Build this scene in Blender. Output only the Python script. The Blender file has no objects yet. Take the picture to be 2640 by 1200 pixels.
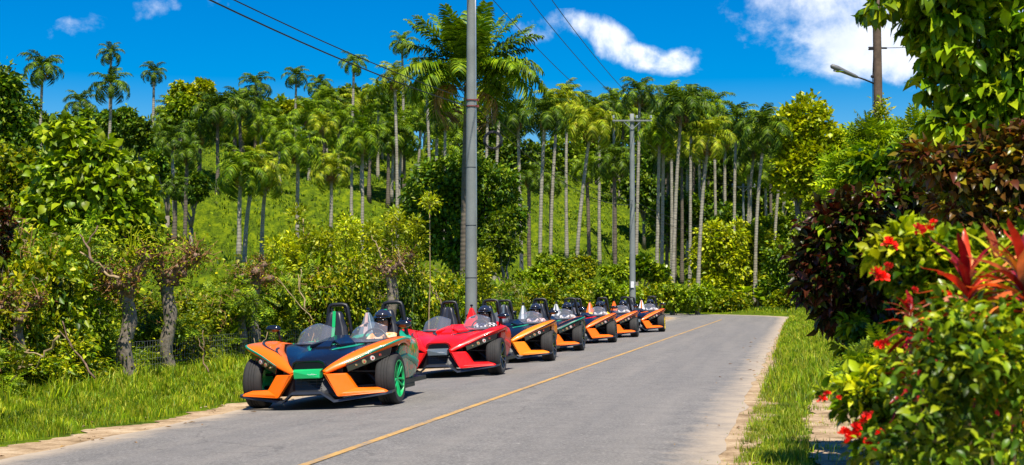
import bpy, bmesh, math, random
import numpy as np
from mathutils import Vector, Matrix
R = math.radians
S = bpy.context.scene
COL = S.collection
rng = np.random.default_rng(7)
random.seed(7)

# ------------------------------------------------------------------ camera, light, exposure
FPX = 3800.0          # focal length in pixels of a 2640 px wide frame
CAMZ = 1.45
TH = math.atan(0.193) # direction of the road
cam_d = bpy.data.cameras.new('camera'); cam = bpy.data.objects.new('camera', cam_d); COL.objects.link(cam)
cam.location = (0, 0, CAMZ)
cam_d.sensor_width = 36; cam_d.lens = FPX/2640*36
cam.rotation_euler = (R(90)+math.atan(157/FPX), 0, 0)
cam_d.clip_end = 3000; cam_d.clip_start = 0.1
cam_d.dof.use_dof = True; cam_d.dof.focus_distance = 24; cam_d.dof.aperture_fstop = 7.0
S.camera = cam
SUN = Vector((0.07, -0.42, 0.89)).normalized()
sl = bpy.data.lights.new('sun', 'SUN'); sl.energy = 5.0; sl.angle = R(0.5); sl.color = (1, 0.93, 0.80)
so = bpy.data.objects.new('sun', sl); COL.objects.link(so)
so.rotation_euler = (-SUN).to_track_quat('-Z', 'Y').to_euler()
S.view_settings.view_transform = 'Standard'; S.view_settings.look = 'None'
S.view_settings.gamma = 1; S.view_settings.use_curve_mapping = False
S.view_settings.exposure = 0.58
S.render.engine = 'CYCLES'
S.cycles.use_denoising = True
S.cycles.max_bounces = 6; S.cycles.diffuse_bounces = 2; S.cycles.glossy_bounces = 2; S.cycles.transmission_bounces = 2; S.cycles.transparent_max_bounces = 12

def world():
    w = bpy.data.worlds.new('World'); S.world = w; w.use_nodes = True
    nt = w.node_tree; N = nt.nodes; L = nt.links; N.clear()
    out = N.new('ShaderNodeOutputWorld'); bg = N.new('ShaderNodeBackground'); bg.inputs['Strength'].default_value = 0.085
    L.new(bg.outputs[0], out.inputs[0])
    sky = N.new('ShaderNodeTexSky'); sky.sky_type = 'NISHITA'; sky.sun_disc = False
    sky.sun_elevation = math.asin(SUN.z); sky.sun_rotation = math.atan2(SUN.x, SUN.y)
    sky.air_density = 1.0; sky.dust_density = 0.3; sky.ozone_density = 3.0
    hs = N.new('ShaderNodeHueSaturation'); hs.inputs['Saturation'].default_value = 1.9; hs.inputs['Value'].default_value = 1.0
    hs.inputs['Hue'].default_value = 0.512
    L.new(sky.outputs[0], hs.inputs['Color'])
    tc = N.new('ShaderNodeTexCoord'); D = tc.outputs['Generated']
    def math_(op, a, b=None, clamp=False):
        n = N.new('ShaderNodeMath'); n.operation = op; n.use_clamp = clamp
        for i, v in enumerate((a, b)):
            if v is None: continue
            if isinstance(v, (int, float)): n.inputs[i].default_value = v
            else: L.new(v, n.inputs[i])
        return n.outputs[0]
    def noise(scale, detail, rough, dist=0.0, vec=D):
        n = N.new('ShaderNodeTexNoise'); n.inputs['Scale'].default_value = scale
        n.inputs['Detail'].default_value = detail; n.inputs['Roughness'].default_value = rough
        n.inputs['Distortion'].default_value = dist
        L.new(vec, n.inputs['Vector']); return n.outputs['Fac']
    edge = noise(15, 9, 0.62, 0.25)
    big = noise(3.1, 3, 0.5)
    total = None
    # clouds: direction (display pixel 2576 wide), half sizes in px, tilt, weight
    clouds = [(1515,88,72,34,-28,.95),(1600,140,110,27,-12,.95),(1715,148,55,28,20,0.9),(2100,30,215,115,-12,1.7),(2240,80,210,90,5,1.6),(2500,60,260,120,0,1.0),
              (330,24,150,24,14,0.55),(470,4,80,20,0,0.55),(1330,72,120,28,10,0.6),(1770,160,90,14,0,0.3),(1260,250,90,50,0,0.3)]
    for (px, py, hx, hy, tilt, wgt) in clouds:
        c = Vector(((px-1288)/3708, 1, (738-py)/3708)).normalized()
        right = Vector((1, 0, 0)); right = (right - c*right.dot(c)).normalized(); up = right.cross(c)
        if up.z < 0: up = -up
        t = R(tilt); a = right*math.cos(t)+up*math.sin(t); b = -right*math.sin(t)+up*math.cos(t)
        def dotn(v):
            n = N.new('ShaderNodeVectorMath'); n.operation = 'DOT_PRODUCT'; L.new(D, n.inputs[0]); n.inputs[1].default_value = v; return n.outputs['Value']
        aa = math_('DIVIDE', dotn(a), hx/3708.0); bb = math_('DIVIDE', dotn(b), hy/3708.0)
        r2 = math_('ADD', math_('POWER', math_('ABSOLUTE', aa), 2), math_('POWER', math_('ABSOLUTE', bb), 2))
        m = math_('SUBTRACT', 1.25, math_('MULTIPLY', r2, 0.5), True)
        front = math_('GREATER_THAN', dotn(c), 0)
        m = math_('MULTIPLY', math_('MULTIPLY', m, wgt), front)
        total = m if total is None else math_('MAXIMUM', total, m)
    # the rest of the sky carries scattered clouds too (away from the view)
    sep = N.new('ShaderNodeSeparateXYZ'); L.new(D, sep.inputs[0])
    away = math_('SUBTRACT', 0.75, sep.outputs['Y'], True)
    rest = math_('MULTIPLY', math_('MULTIPLY', math_('SUBTRACT', big, 0.50), 5.5, True), away)
    total = math_('MAXIMUM', total, rest)
    dens = math_('SUBTRACT', math_('ADD', math_('MULTIPLY', total, 0.60), math_('MULTIPLY', edge, 3.1)), 1.84)
    dens = math_('MULTIPLY', dens, 1.25, True)
    dens = math_('MULTIPLY', dens, math_('GREATER_THAN', total, 0.001))
    mr = N.new('ShaderNodeMapRange'); mr.interpolation_type = 'SMOOTHSTEP'; L.new(dens, mr.inputs[0])
    body = noise(9, 5, 0.6)
    cr = N.new('ShaderNodeMixRGB'); cr.inputs[1].default_value = (6.0, 6.9, 8.8, 1); cr.inputs[2].default_value = (10.2, 10.3, 10.6, 1)
    L.new(math_('MULTIPLY', math_('SUBTRACT', body, 0.3), 3.0, True), cr.inputs[0])
    mx = N.new('ShaderNodeMixRGB'); L.new(mr.outputs[0], mx.inputs[0]); L.new(hs.outputs[0], mx.inputs[1]); L.new(cr.outputs[0], mx.inputs[2])
    L.new(mx.outputs[0], bg.inputs['Color'])
world()

# ------------------------------------------------------------------ materials
def newmat(name):
    m = bpy.data.materials.new(name); m.use_nodes = True
    nt = m.node_tree; b = nt.nodes['Principled BSDF']; return m, nt, b
def ramp(nt, fac, stops):
    r = nt.nodes.new('ShaderNodeValToRGB'); e = r.color_ramp.elements
    while len(e) < len(stops): e.new(0.5)
    for i, (p, c) in enumerate(stops):
        e[i].position = p; e[i].color = (*c, 1)
    nt.links.new(fac, r.inputs[0]); return r.outputs[0]
def noisen(nt, scale, detail=4, rough=0.55, coord='Object', dist=0, vec=None):
    n = nt.nodes.new('ShaderNodeTexNoise'); n.inputs['Scale'].default_value = scale
    n.inputs['Detail'].default_value = detail; n.inputs['Roughness'].default_value = rough; n.inputs['Distortion'].default_value = dist
    if vec is None:
        tc = nt.nodes.new('ShaderNodeTexCoord'); vec = tc.outputs[coord]
    nt.links.new(vec, n.inputs['Vector']); return n.outputs['Fac']
def mth(nt, op, a, b=0.0, clamp=False):
    n = nt.nodes.new('ShaderNodeMath'); n.operation = op; n.use_clamp = clamp
    for i, v in enumerate((a, b)):
        if isinstance(v, (int, float)): n.inputs[i].default_value = v
        else: nt.links.new(v, n.inputs[i])
    return n.outputs[0]
def mixc(nt, fac, a, b, mode='MIX'):
    n = nt.nodes.new('ShaderNodeMixRGB'); n.blend_type = mode
    for i, v in enumerate((fac, a, b)):
        if isinstance(v, (int, float)): n.inputs[i].default_value = v
        elif isinstance(v, tuple): n.inputs[i].default_value = (*v, 1)
        else: nt.links.new(v, n.inputs[i])
    return n.outputs[0]
def bump(nt, b, h, strength=0.3, dist=0.02):
    n = nt.nodes.new('ShaderNodeBump'); n.inputs['Strength'].default_value = strength; n.inputs['Distance'].default_value = dist
    nt.links.new(h, n.inputs['Height']); nt.links.new(n.outputs[0], b.inputs['Normal'])
def solid(name, col, rough=0.5, metal=0.0, coat=0.0, spec=0.5, var=0.12, scale=9, bumps=0.0, dirt=0.0):
    m, nt, b = newmat(name)
    n = noisen(nt, scale, 4)
    c1 = tuple(x*(1-var) for x in col); c2 = tuple(min(1, x*(1+var)) for x in col)
    c = ramp(nt, n, [(0.3, c1), (0.7, c2)])
    if dirt:
        d = noisen(nt, 3.5, 6, 0.65)
        c = mixc(nt, mth(nt, 'MULTIPLY', mth(nt, 'SUBTRACT', d, 0.5), dirt*3, True), c, (0.25, 0.2, 0.14))
    nt.links.new(c, b.inputs['Base Color'])
    b.inputs['Roughness'].default_value = rough; b.inputs['Metallic'].default_value = metal
    b.inputs['Coat Weight'].default_value = coat; b.inputs['Coat Roughness'].default_value = 0.04
    b.inputs['Specular IOR Level'].default_value = spec
    if bumps: bump(nt, b, noisen(nt, scale*5, 5), bumps, 0.01)
    return m
def leafmat(name, cols, rough=0.42, transl=0.32, spec=0.5, tint=(1.25, 1.25, 0.25)):
    """cols: three leaf colours, one picked per leaf"""
    m, nt, b = newmat(name)
    g = nt.nodes.new('ShaderNodeNewGeometry'); oi = nt.nodes.new('ShaderNodeObjectInfo')
    f = mth(nt, 'FRACT', mth(nt, 'ADD', g.outputs['Random Per Island'], oi.outputs['Random']))
    k = len(cols); c = ramp(nt, f, [((i+0.5)/k, cc) for i, cc in enumerate(cols)])
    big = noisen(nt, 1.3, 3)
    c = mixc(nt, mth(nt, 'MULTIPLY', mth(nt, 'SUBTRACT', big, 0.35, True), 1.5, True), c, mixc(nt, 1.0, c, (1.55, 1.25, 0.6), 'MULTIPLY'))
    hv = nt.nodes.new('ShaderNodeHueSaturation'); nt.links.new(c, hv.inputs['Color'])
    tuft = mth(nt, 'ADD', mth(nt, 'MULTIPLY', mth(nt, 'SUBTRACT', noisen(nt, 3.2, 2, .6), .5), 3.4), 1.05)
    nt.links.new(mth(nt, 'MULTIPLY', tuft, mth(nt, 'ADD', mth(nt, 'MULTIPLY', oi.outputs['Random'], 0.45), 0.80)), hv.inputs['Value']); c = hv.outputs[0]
    nt.links.new(c, b.inputs['Base Color']); b.inputs['Roughness'].default_value = rough; b.inputs['Specular IOR Level'].default_value = spec*.5
    t = nt.nodes.new('ShaderNodeBsdfTranslucent'); nt.links.new(mixc(nt, 1.0, c, tint, 'MULTIPLY'), t.inputs['Color'])
    mx = nt.nodes.new('ShaderNodeMixShader'); mx.inputs[0].default_value = transl*.78
    nt.links.new(b.outputs[0], mx.inputs[1]); nt.links.new(t.outputs[0], mx.inputs[2])
    nt.links.new(mx.outputs[0], nt.nodes['Material Output'].inputs['Surface'])
    return m
M = {}
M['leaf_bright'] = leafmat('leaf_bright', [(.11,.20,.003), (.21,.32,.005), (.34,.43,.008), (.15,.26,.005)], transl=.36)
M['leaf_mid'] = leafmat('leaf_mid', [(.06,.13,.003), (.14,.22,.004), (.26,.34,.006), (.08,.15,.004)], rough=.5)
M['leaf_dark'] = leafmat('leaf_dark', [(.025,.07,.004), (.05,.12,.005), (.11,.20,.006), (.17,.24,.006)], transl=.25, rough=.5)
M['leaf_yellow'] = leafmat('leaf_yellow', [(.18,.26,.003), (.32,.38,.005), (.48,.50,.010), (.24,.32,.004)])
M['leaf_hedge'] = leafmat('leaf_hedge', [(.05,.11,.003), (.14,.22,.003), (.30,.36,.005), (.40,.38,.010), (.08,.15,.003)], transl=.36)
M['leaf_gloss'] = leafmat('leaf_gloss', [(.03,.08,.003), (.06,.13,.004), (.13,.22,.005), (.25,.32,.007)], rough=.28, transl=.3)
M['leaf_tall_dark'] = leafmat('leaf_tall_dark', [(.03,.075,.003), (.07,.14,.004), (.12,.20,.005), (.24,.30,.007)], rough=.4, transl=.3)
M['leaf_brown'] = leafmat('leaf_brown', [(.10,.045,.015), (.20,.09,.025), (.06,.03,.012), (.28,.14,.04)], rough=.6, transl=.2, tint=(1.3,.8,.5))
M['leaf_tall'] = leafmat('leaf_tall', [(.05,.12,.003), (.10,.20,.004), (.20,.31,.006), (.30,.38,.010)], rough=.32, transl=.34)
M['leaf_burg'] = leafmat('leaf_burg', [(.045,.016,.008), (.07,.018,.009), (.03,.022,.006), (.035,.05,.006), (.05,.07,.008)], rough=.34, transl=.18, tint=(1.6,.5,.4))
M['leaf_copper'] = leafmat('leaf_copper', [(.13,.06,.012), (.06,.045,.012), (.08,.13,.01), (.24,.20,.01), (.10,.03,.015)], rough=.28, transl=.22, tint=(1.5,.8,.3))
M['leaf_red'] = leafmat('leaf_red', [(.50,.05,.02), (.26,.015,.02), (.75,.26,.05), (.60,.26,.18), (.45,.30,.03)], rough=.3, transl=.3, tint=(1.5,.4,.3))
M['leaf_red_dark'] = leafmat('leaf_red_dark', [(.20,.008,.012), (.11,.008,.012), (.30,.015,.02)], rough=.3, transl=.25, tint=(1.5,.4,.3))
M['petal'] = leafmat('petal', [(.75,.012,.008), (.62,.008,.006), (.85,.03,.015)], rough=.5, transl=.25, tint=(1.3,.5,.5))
M['frond'] = leafmat('frond', [(.06,.13,.005), (.11,.19,.005), (.19,.28,.008)], rough=.5, transl=.32, spec=.3)
M['frond_dark'] = leafmat('frond_dark', [(.03,.07,.006), (.06,.115,.006), (.10,.165,.008)], rough=.45, transl=.26, spec=.3)
M['frond_yellow'] = leafmat('frond_yellow', [(.13,.20,.006), (.21,.28,.008), (.30,.33,.02)], rough=.5, transl=.36, spec=.3)
M['frond_dead'] = leafmat('frond_dead', [(.26,.15,.05), (.36,.24,.09), (.17,.10,.04)], rough=.6, transl=.2, tint=(1.1,.9,.6))
M['grass'] = leafmat('grass_blade', [(.08,.17,.003), (.15,.25,.004), (.27,.33,.006), (.12,.21,.004), (.34,.34,.03)], rough=.5, transl=.35)
M['grass_hill'] = leafmat('hill_grass_blade', [(.06,.14,.002), (.12,.22,.003), (.25,.33,.004), (.03,.08,.002)], rough=.6, transl=.3)
M['grass_dry'] = leafmat('dry_grass_blade', [(.20,.28,.02), (.34,.32,.07), (.14,.25,.01)], rough=.6, transl=.3)
def barkmat(name, c1, c2, sc=6, ring=0.0):
    m, nt, b = newmat(name)
    n = noisen(nt, sc, 6, .65)
    c = ramp(nt, n, [(.3, c1), (.68, c2)])
    n2 = noisen(nt, sc*.35, 4)
    c = mixc(nt, mth(nt, 'MULTIPLY', mth(nt, 'SUBTRACT', n2, .55, True), 4, True), c, (c2[0]*.55, c2[1]*.6, c2[2]*.5))
    nt.links.new(c, b.inputs['Base Color']); b.inputs['Roughness'].default_value = .85
    h = n
    if ring:
        w = nt.nodes.new('ShaderNodeTexWave'); w.bands_direction = 'Z'; w.inputs['Scale'].default_value = ring; w.inputs['Distortion'].default_value = 1.0
        tc = nt.nodes.new('ShaderNodeTexCoord'); nt.links.new(tc.outputs['Object'], w.inputs['Vector']); h = mth(nt, 'ADD', n, w.outputs['Fac'])
        c2_ = mixc(nt, mth(nt, 'MULTIPLY', w.outputs['Fac'], .18), c, tuple(x*.6 for x in c1)); nt.links.new(c2_, b.inputs['Base Color'])
    bump(nt, b, h, .4, .02); return m
M['palm_bark'] = barkmat('palm_bark', (.22,.19,.14), (.44,.40,.31), 3, 1.6)
M['palm_bark_dark'] = barkmat('palm_bark_dark', (.08,.06,.045), (.20,.16,.11), 3, 1.6)
M['bark'] = barkmat('bark', (.10,.08,.06), (.27,.23,.18), 9)
M['bark_grey'] = barkmat('bark_grey', (.07,.055,.04), (.30,.25,.19), 14)
M['bark_knob'] = barkmat('bark_knob', (.10,.055,.035), (.30,.19,.12), 13)
M['twig'] = barkmat('twig', (.26,.17,.08), (.46,.34,.18), 8)
M['twig_brown'] = barkmat('twig_brown', (.20,.09,.03), (.36,.19,.07), 8)
M['stem_green'] = solid('stem_green', (.12,.19,.03), .5)
M['crownshaft'] = solid('crownshaft', (.20,.27,.04), .4)
M['fruit'] = solid('fruit_stalks', (.22,.12,.05), .7, var=.4)
M['concrete'] = solid('pole_concrete', (.21,.23,.22), .75, var=.16, scale=2.2, bumps=.2)
M['wood_pole'] = barkmat('pole_wood', (.07,.045,.03), (.17,.11,.075), 5)
M['metal'] = solid('galvanised_metal', (.5,.5,.5), .4, .8)
M['steel_dark'] = solid('dark_steel', (.05,.045,.045), .5, .6)
M['lamp_grey'] = solid('lamp_grey_paint', (.16,.16,.16), .5)
M['rust'] = solid('rusty_band', (.22,.05,.04), .6)
M['cable'] = solid('black_cable', (.012,.013,.02), .5)
M['insul'] = solid('insulator_porcelain', (.45,.5,.52), .2)
M['white'] = solid('white_sheet', (.75,.75,.75), .5)

# ------------------------------------------------------------------ object helpers
def tag(o, label=None, cat=None, group=None, kind=None):
    if label: o['label'] = label
    if cat: o['category'] = cat
    if group: o['group'] = group
    if kind: o['kind'] = kind
    return o
def empty(name, loc=(0,0,0), rot=(0,0,0), label=None, cat=None, group=None):
    o = bpy.data.objects.new(name, None); COL.objects.link(o); o.location = loc; o.rotation_euler = rot
    o.empty_display_size = .1
    return tag(o, label, cat, group)
def link(name, me, parent=None, loc=(0,0,0), rot=(0,0,0), scale=(1,1,1)):
    o = bpy.data.objects.new(name, me); COL.objects.link(o); o.location = loc; o.rotation_euler = rot; o.scale = scale
    if parent: o.parent = parent
    return o
class MB:
    def __init__(s): s.v = []; s.f = []; s.m = []; s.cur = 0
    def add(s, vs, fs, mi=None):
        b = len(s.v); s.v += [tuple(p) for p in vs]
        for f in fs: s.f.append([b+i for i in f]); s.m.append(s.cur if mi is None else mi)
    def box(s, c, d, rz=0, taper=1.0):
        x, y, z = d[0]/2, d[1]/2, d[2]/2; vs = []
        for sz in (-1, 1):
            k = taper if sz > 0 else 1
            for (sx, sy) in ((-1,-1),(1,-1),(1,1),(-1,1)):
                px, py = sx*x*k, sy*y*k
                vs.append((c[0]+px*math.cos(rz)-py*math.sin(rz), c[1]+px*math.sin(rz)+py*math.cos(rz), c[2]+sz*z))
        s.add(vs, [(0,3,2,1),(4,5,6,7),(0,1,5,4),(1,2,6,5),(2,3,7,6),(3,0,4,7)])
    def tube(s, pts, rad, n=8, cap=True):
        pts = [Vector(p) for p in pts]
        if not hasattr(rad, '__len__'): rad = [rad]*len(pts)
        vs = []; prev = None
        for i, p in enumerate(pts):
            t = (pts[min(i+1, len(pts)-1)]-pts[max(i-1, 0)]).normalized()
            a = prev if prev is not None else (Vector((0,0,1)) if abs(t.z) < .9 else Vector((1,0,0)))
            e1 = (a - t*a.dot(t));
            if e1.length < 1e-5: e1 = t.orthogonal()
            e1.normalize(); e2 = t.cross(e1); prev = e1
            for k in range(n):
                an = 2*math.pi*k/n; vs.append(p + (e1*math.cos(an)+e2*math.sin(an))*rad[i])
        fs = [(i*n+k, i*n+(k+1) % n, (i+1)*n+(k+1) % n, (i+1)*n+k) for i in range(len(pts)-1) for k in range(n)]
        if cap: fs += [tuple(range(n-1, -1, -1)), tuple(range((len(pts)-1)*n, len(pts)*n))]
        s.add(vs, fs)
    def prism(s, front, off):
        """polygon 'front' (3-D points) swept by vector off"""
        n = len(front); off = Vector(off); fr = [Vector(p) for p in front]; bk = [p+off for p in fr]
        s.add(fr+bk, [tuple(range(n)), tuple(range(2*n-1, n-1, -1))]+[(i, i+n, (i+1) % n+n, (i+1) % n) for i in range(n)])
    def grid(s, G):
        nu, nv = len(G), len(G[0]); vs = [p for row in G for p in row]
        s.add(vs, [(i*nv+j, (i+1)*nv+j, (i+1)*nv+j+1, i*nv+j+1) for i in range(nu-1) for j in range(nv-1)])
    def lathe(s, prof, c=(0,0,0), axis='x', n=32, closed=False):
        vs = []
        for (r, h) in prof:
            for k in range(n):
                a = 2*math.pi*k/n; q, w = r*math.cos(a), r*math.sin(a)
                vs.append({'x': (c[0]+h, c[1]+q, c[2]+w), 'y': (c[0]+q, c[1]+h, c[2]+w), 'z': (c[0]+q, c[1]+w, c[2]+h)}[axis])
        m = len(prof); rg = range(m if closed else m-1)
        s.add(vs, [(i*n+k, i*n+(k+1) % n, ((i+1) % m)*n+(k+1) % n, ((i+1) % m)*n+k) for i in rg for k in range(n)])
    def ball(s, c, r, nu=10, nv=14, jit=0.0):
        if not hasattr(r, '__len__'): r = (r, r, r)
        vs = [(c[0], c[1], c[2]-r[2])]
        for i in range(1, nu):
            ph = math.pi*i/nu-math.pi/2
            for k in range(nv):
                a = 2*math.pi*k/nv; q = 1+random.uniform(-jit, jit)
                vs.append((c[0]+r[0]*q*math.cos(ph)*math.cos(a), c[1]+r[1]*q*math.cos(ph)*math.sin(a), c[2]+r[2]*q*math.sin(ph)))
        vs.append((c[0], c[1], c[2]+r[2])); L = len(vs)-1
        fs = [(0, 1+(k+1) % nv, 1+k) for k in range(nv)]
        fs += [(1+i*nv+k, 1+i*nv+(k+1) % nv, 1+(i+1)*nv+(k+1) % nv, 1+(i+1)*nv+k) for i in range(nu-2) for k in range(nv)]
        fs += [(1+(nu-2)*nv+k, 1+(nu-2)*nv+(k+1) % nv, L) for k in range(nv)]
        s.add(vs, fs)
    def mesh(s, name, mats=(), smooth=False, ang=None):
        me = bpy.data.meshes.new(name); me.from_pydata(s.v, [], s.f)
        for m in mats: me.materials.append(m)
        me.polygons.foreach_set('material_index', s.m)
        if smooth: me.polygons.foreach_set('use_smooth', [True]*len(s.f))
        me.update()
        bm = bmesh.new(); bm.from_mesh(me); bmesh.ops.recalc_face_normals(bm, faces=bm.faces)
        if smooth and ang:
            for e in bm.edges:
                if len(e.link_faces) == 2 and e.calc_face_angle(0) > R(ang): e.smooth = False
        bm.to_mesh(me); bm.free()
        return me
    def build(s, name, mats=(), parent=None, smooth=False, ang=None, bevel=0, solidify=0, loc=(0,0,0)):
        if not isinstance(mats, (list, tuple)): mats = [mats]
        o = link(name, s.mesh(name, mats, smooth, ang), parent, loc)
        if solidify:
            md = o.modifiers.new('s', 'SOLIDIFY'); md.thickness = solidify; md.offset = -1
        if bevel:
            md = o.modifiers.new('b', 'BEVEL'); md.width = bevel; md.segments = 2; md.limit_method = 'ANGLE'; md.angle_limit = R(30)
        return o
def np_mesh(name, V, F, mat=None, smooth=False, uv=None, flip=False):
    """V (n,3) floats, F (m,k) ints"""
    me = bpy.data.meshes.new(name); F = np.asarray(F, np.int32); k = F.shape[1]
    me.vertices.add(len(V)); me.vertices.foreach_set('co', np.asarray(V, np.float32).ravel())
    me.loops.add(F.size); me.loops.foreach_set('vertex_index', F.ravel())
    me.polygons.add(len(F)); me.polygons.foreach_set('loop_start', np.arange(0, F.size, k, dtype=np.int32))
    if smooth: me.polygons.foreach_set('use_smooth', np.ones(len(F), bool))
    if uv is not None:
        l = me.uv_layers.new(name='UVMap'); l.data.foreach_set('uv', np.asarray(uv, np.float32)[F.ravel()].ravel())
    if mat: me.materials.append(mat)
    me.update(); me.validate(); return me
def hashn(ix, iy, seed=0):
    n = (ix.astype(np.int64)*374761393 + iy.astype(np.int64)*668265263 + seed*1442695041) & 0x7fffffff
    n = ((n ^ (n >> 13))*1274126177) & 0x7fffffff
    return ((n ^ (n >> 16)) & 0xffff)/65535.0
def vnoise(x, y, seed=0):
    x = np.asarray(x, float); y = np.asarray(y, float)
    ix = np.floor(x); iy = np.floor(y); fx = x-ix; fy = y-iy; fx = fx*fx*(3-2*fx); fy = fy*fy*(3-2*fy)
    a = hashn(ix, iy, seed); b = hashn(ix+1, iy, seed); c = hashn(ix, iy+1, seed); d = hashn(ix+1, iy+1, seed)
    return (a*(1-fx)+b*fx)*(1-fy)+(c*(1-fx)+d*fx)*fy
def fbm(x, y, seed=0, o=3):
    t = 0; a = .5
    for i in range(o): t = t+a*vnoise(x, y, seed+i); x = x*2.03; y = y*2.03; a *= .5
    return t
def sst(t): t = np.clip(t, 0, 1); return t*t*(3-2*t)

# ------------------------------------------------------------------ the road line and the lie of the land
D1 = np.array([math.sin(TH), math.cos(TH)]); N1 = np.array([math.cos(TH), -math.sin(TH)])
P0 = np.array([-1.74, 12.44]); Y_TURN = 89.0; S0 = (Y_TURN-P0[1])/D1[1]; RC = 12.5; ANG = R(98)
PC = P0+D1*S0-N1*RC
def cline(s):
    if s <= S0: return P0+D1*s, N1
    a = (s-S0)/RC
    if a <= ANG:
        n = N1*math.cos(a)+D1*math.sin(a); return PC+n*RC, n
    n = N1*math.cos(ANG)+D1*math.sin(ANG); d = D1*math.cos(ANG)-N1*math.sin(ANG)
    return PC+n*RC+d*(s-S0-ANG*RC), n
def road_uv(x, y):
    x = np.asarray(x, float); y = np.asarray(y, float)
    dx, dy = x-P0[0], y-P0[1]; s = dx*D1[0]+dy*D1[1]; u = dx*N1[0]+dy*N1[1]
    vx, vy = x-PC[0], y-PC[1]; an = np.arctan2(vx*D1[0]+vy*D1[1], vx*N1[0]+vy*N1[1]); r = np.hypot(vx, vy)
    n2 = N1*math.cos(ANG)+D1*math.sin(ANG)
    u3 = vx*n2[0]+vy*n2[1]-RC
    arc = (s > S0) & (an >= 0) & (an <= ANG); tail = (s > S0) & ~arc
    return np.where(arc, r-RC, np.where(tail, u3, u)), np.where(arc, S0+an*RC, np.where(tail, S0+ANG*RC+5, s))
def crown(u, s):
    k = 1-sst((s-70)/20)
    return np.where(u < 0, .042*u, -.02*u)*k
XT = [-900,0,300,600,900,1060,1288,1500,1750,2000,2600]
AT = [17,17.5,19.5,18.5,17.5,16.5,15,12,6.5,3,1.5]
YT = [52,55,60,66,84,98,108,114,120,120,120]
def terr(x, y):
    x = np.asarray(x, float); y = np.asarray(y, float)
    u, s = road_uv(x, y); au = np.abs(u)
    z = crown(np.clip(u, -3.4, 3.4), s)
    # verges: a little lump on the left, a raised bank at right
    z = z+np.where(u < 0, .10*sst((au-4.0)/2.5), .28*sst((u-3.9)/3.0)*sst((s-4)/14))
    z = z+(fbm(x*.9, y*.9, 3)-.45)*.10*sst((au-3.6)/1.5)
    yy = np.maximum(y, 20.0); xd = 1288+3708*x/yy
    A = np.interp(xd, XT, AT); Y0 = np.interp(xd, XT, YT)
    t = np.clip((y-Y0)/(165-Y0), 0, 1.08); h = A*(.55*t**1.25+.45*sst(t))
    h = h*(1-.75*sst((y-178)/70))
    rough = (fbm(x*.16, y*.16, 11)-.45)*3.2+(fbm(x*.5, y*.6, 17)-.45)*3.2+(fbm(x*.25+7, y*.9, 19)-.45)*.9
    h = h+rough*sst(t*5)
    h2 = 25*sst((y-150)/95)*sst((xd-1050)/420)+(fbm(x*.1, y*.1, 5)-.4)*3*sst((y-150)/50)
    h = np.maximum(h, h2*sst((y-150)/20))
    z = z+h*sst((au-4)/9)
    return z
def tz(x, y): return float(terr(np.array([x]), np.array([y]))[0])
def at(px, py, Y):          # a point seen at a photo position (2576 px wide), Y metres out
    return Vector(((px-1288)/3708*Y, Y, CAMZ+(738-py)/3708*Y))
# ------------------------------------------------------------------ ground, road, dirt, grass
def ground():
    ys = np.concatenate([np.linspace(-60,0,8,endpoint=False), np.arange(0,40,.45), np.arange(40,130,1.1), np.arange(130,300,3), np.linspace(300,900,14)])
    xs = np.concatenate([-np.linspace(30,700,34)[::-1]**1.0, np.arange(-29.5,30,.55), np.linspace(30.5,700,34)])
    X, Y = np.meshgrid(xs, ys); Z = terr(X, Y)
    u, s = road_uv(X, Y); Z = np.where(np.abs(u) < 3.25, Z-.06, Z)
    nx = len(xs); V = np.stack([X.ravel(), Y.ravel(), Z.ravel()], 1)
    i = np.arange(len(ys)-1)[:, None]*nx+np.arange(nx-1)[None, :]; i = i.ravel()
    F = np.stack([i, i+1, i+nx+1, i+nx], 1)
    m, nt, b = newmat('grass_ground')
    tc = nt.nodes.new('ShaderNodeTexCoord')
    n1 = noisen(nt, .22, 5, .6, vec=tc.outputs['Object']); n2 = noisen(nt, 1.6, 5, .7, vec=tc.outputs['Object']); n3 = noisen(nt, 9, 4, .7, vec=tc.outputs['Object'])
    c = ramp(nt, n2, [(.38, (.015,.04,.002)), (.5, (.07,.12,.002)), (.62, (.19,.24,.003))])
    c = mixc(nt, mth(nt, 'MULTIPLY', n3, .45), c, ramp(nt, n3, [(.3, (.035,.07,.004)), (.7, (.19,.26,.010))]))
    c = mixc(nt, mth(nt, 'MULTIPLY', mth(nt, 'SUBTRACT', n3, .42, True), 1.6, True), c, (.12,.15,.008))
    soil = mth(nt, 'MULTIPLY', mth(nt, 'SUBTRACT', n1, .66, True), 9, True)
    c = mixc(nt, mth(nt, 'MULTIPLY', soil, .6), c, (.22,.13,.06))
    nt.links.new(c, b.inputs['Base Color']); b.inputs['Roughness'].default_value = .95; b.inputs['Specular IOR Level'].default_value = .1
    bump(nt, b, mth(nt, 'ADD', n2, mth(nt, 'MULTIPLY', n3, .4)), .8, .25)
    tag(link('ground', np_mesh('ground', V, F, m, True)), kind='structure')
ground()

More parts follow.
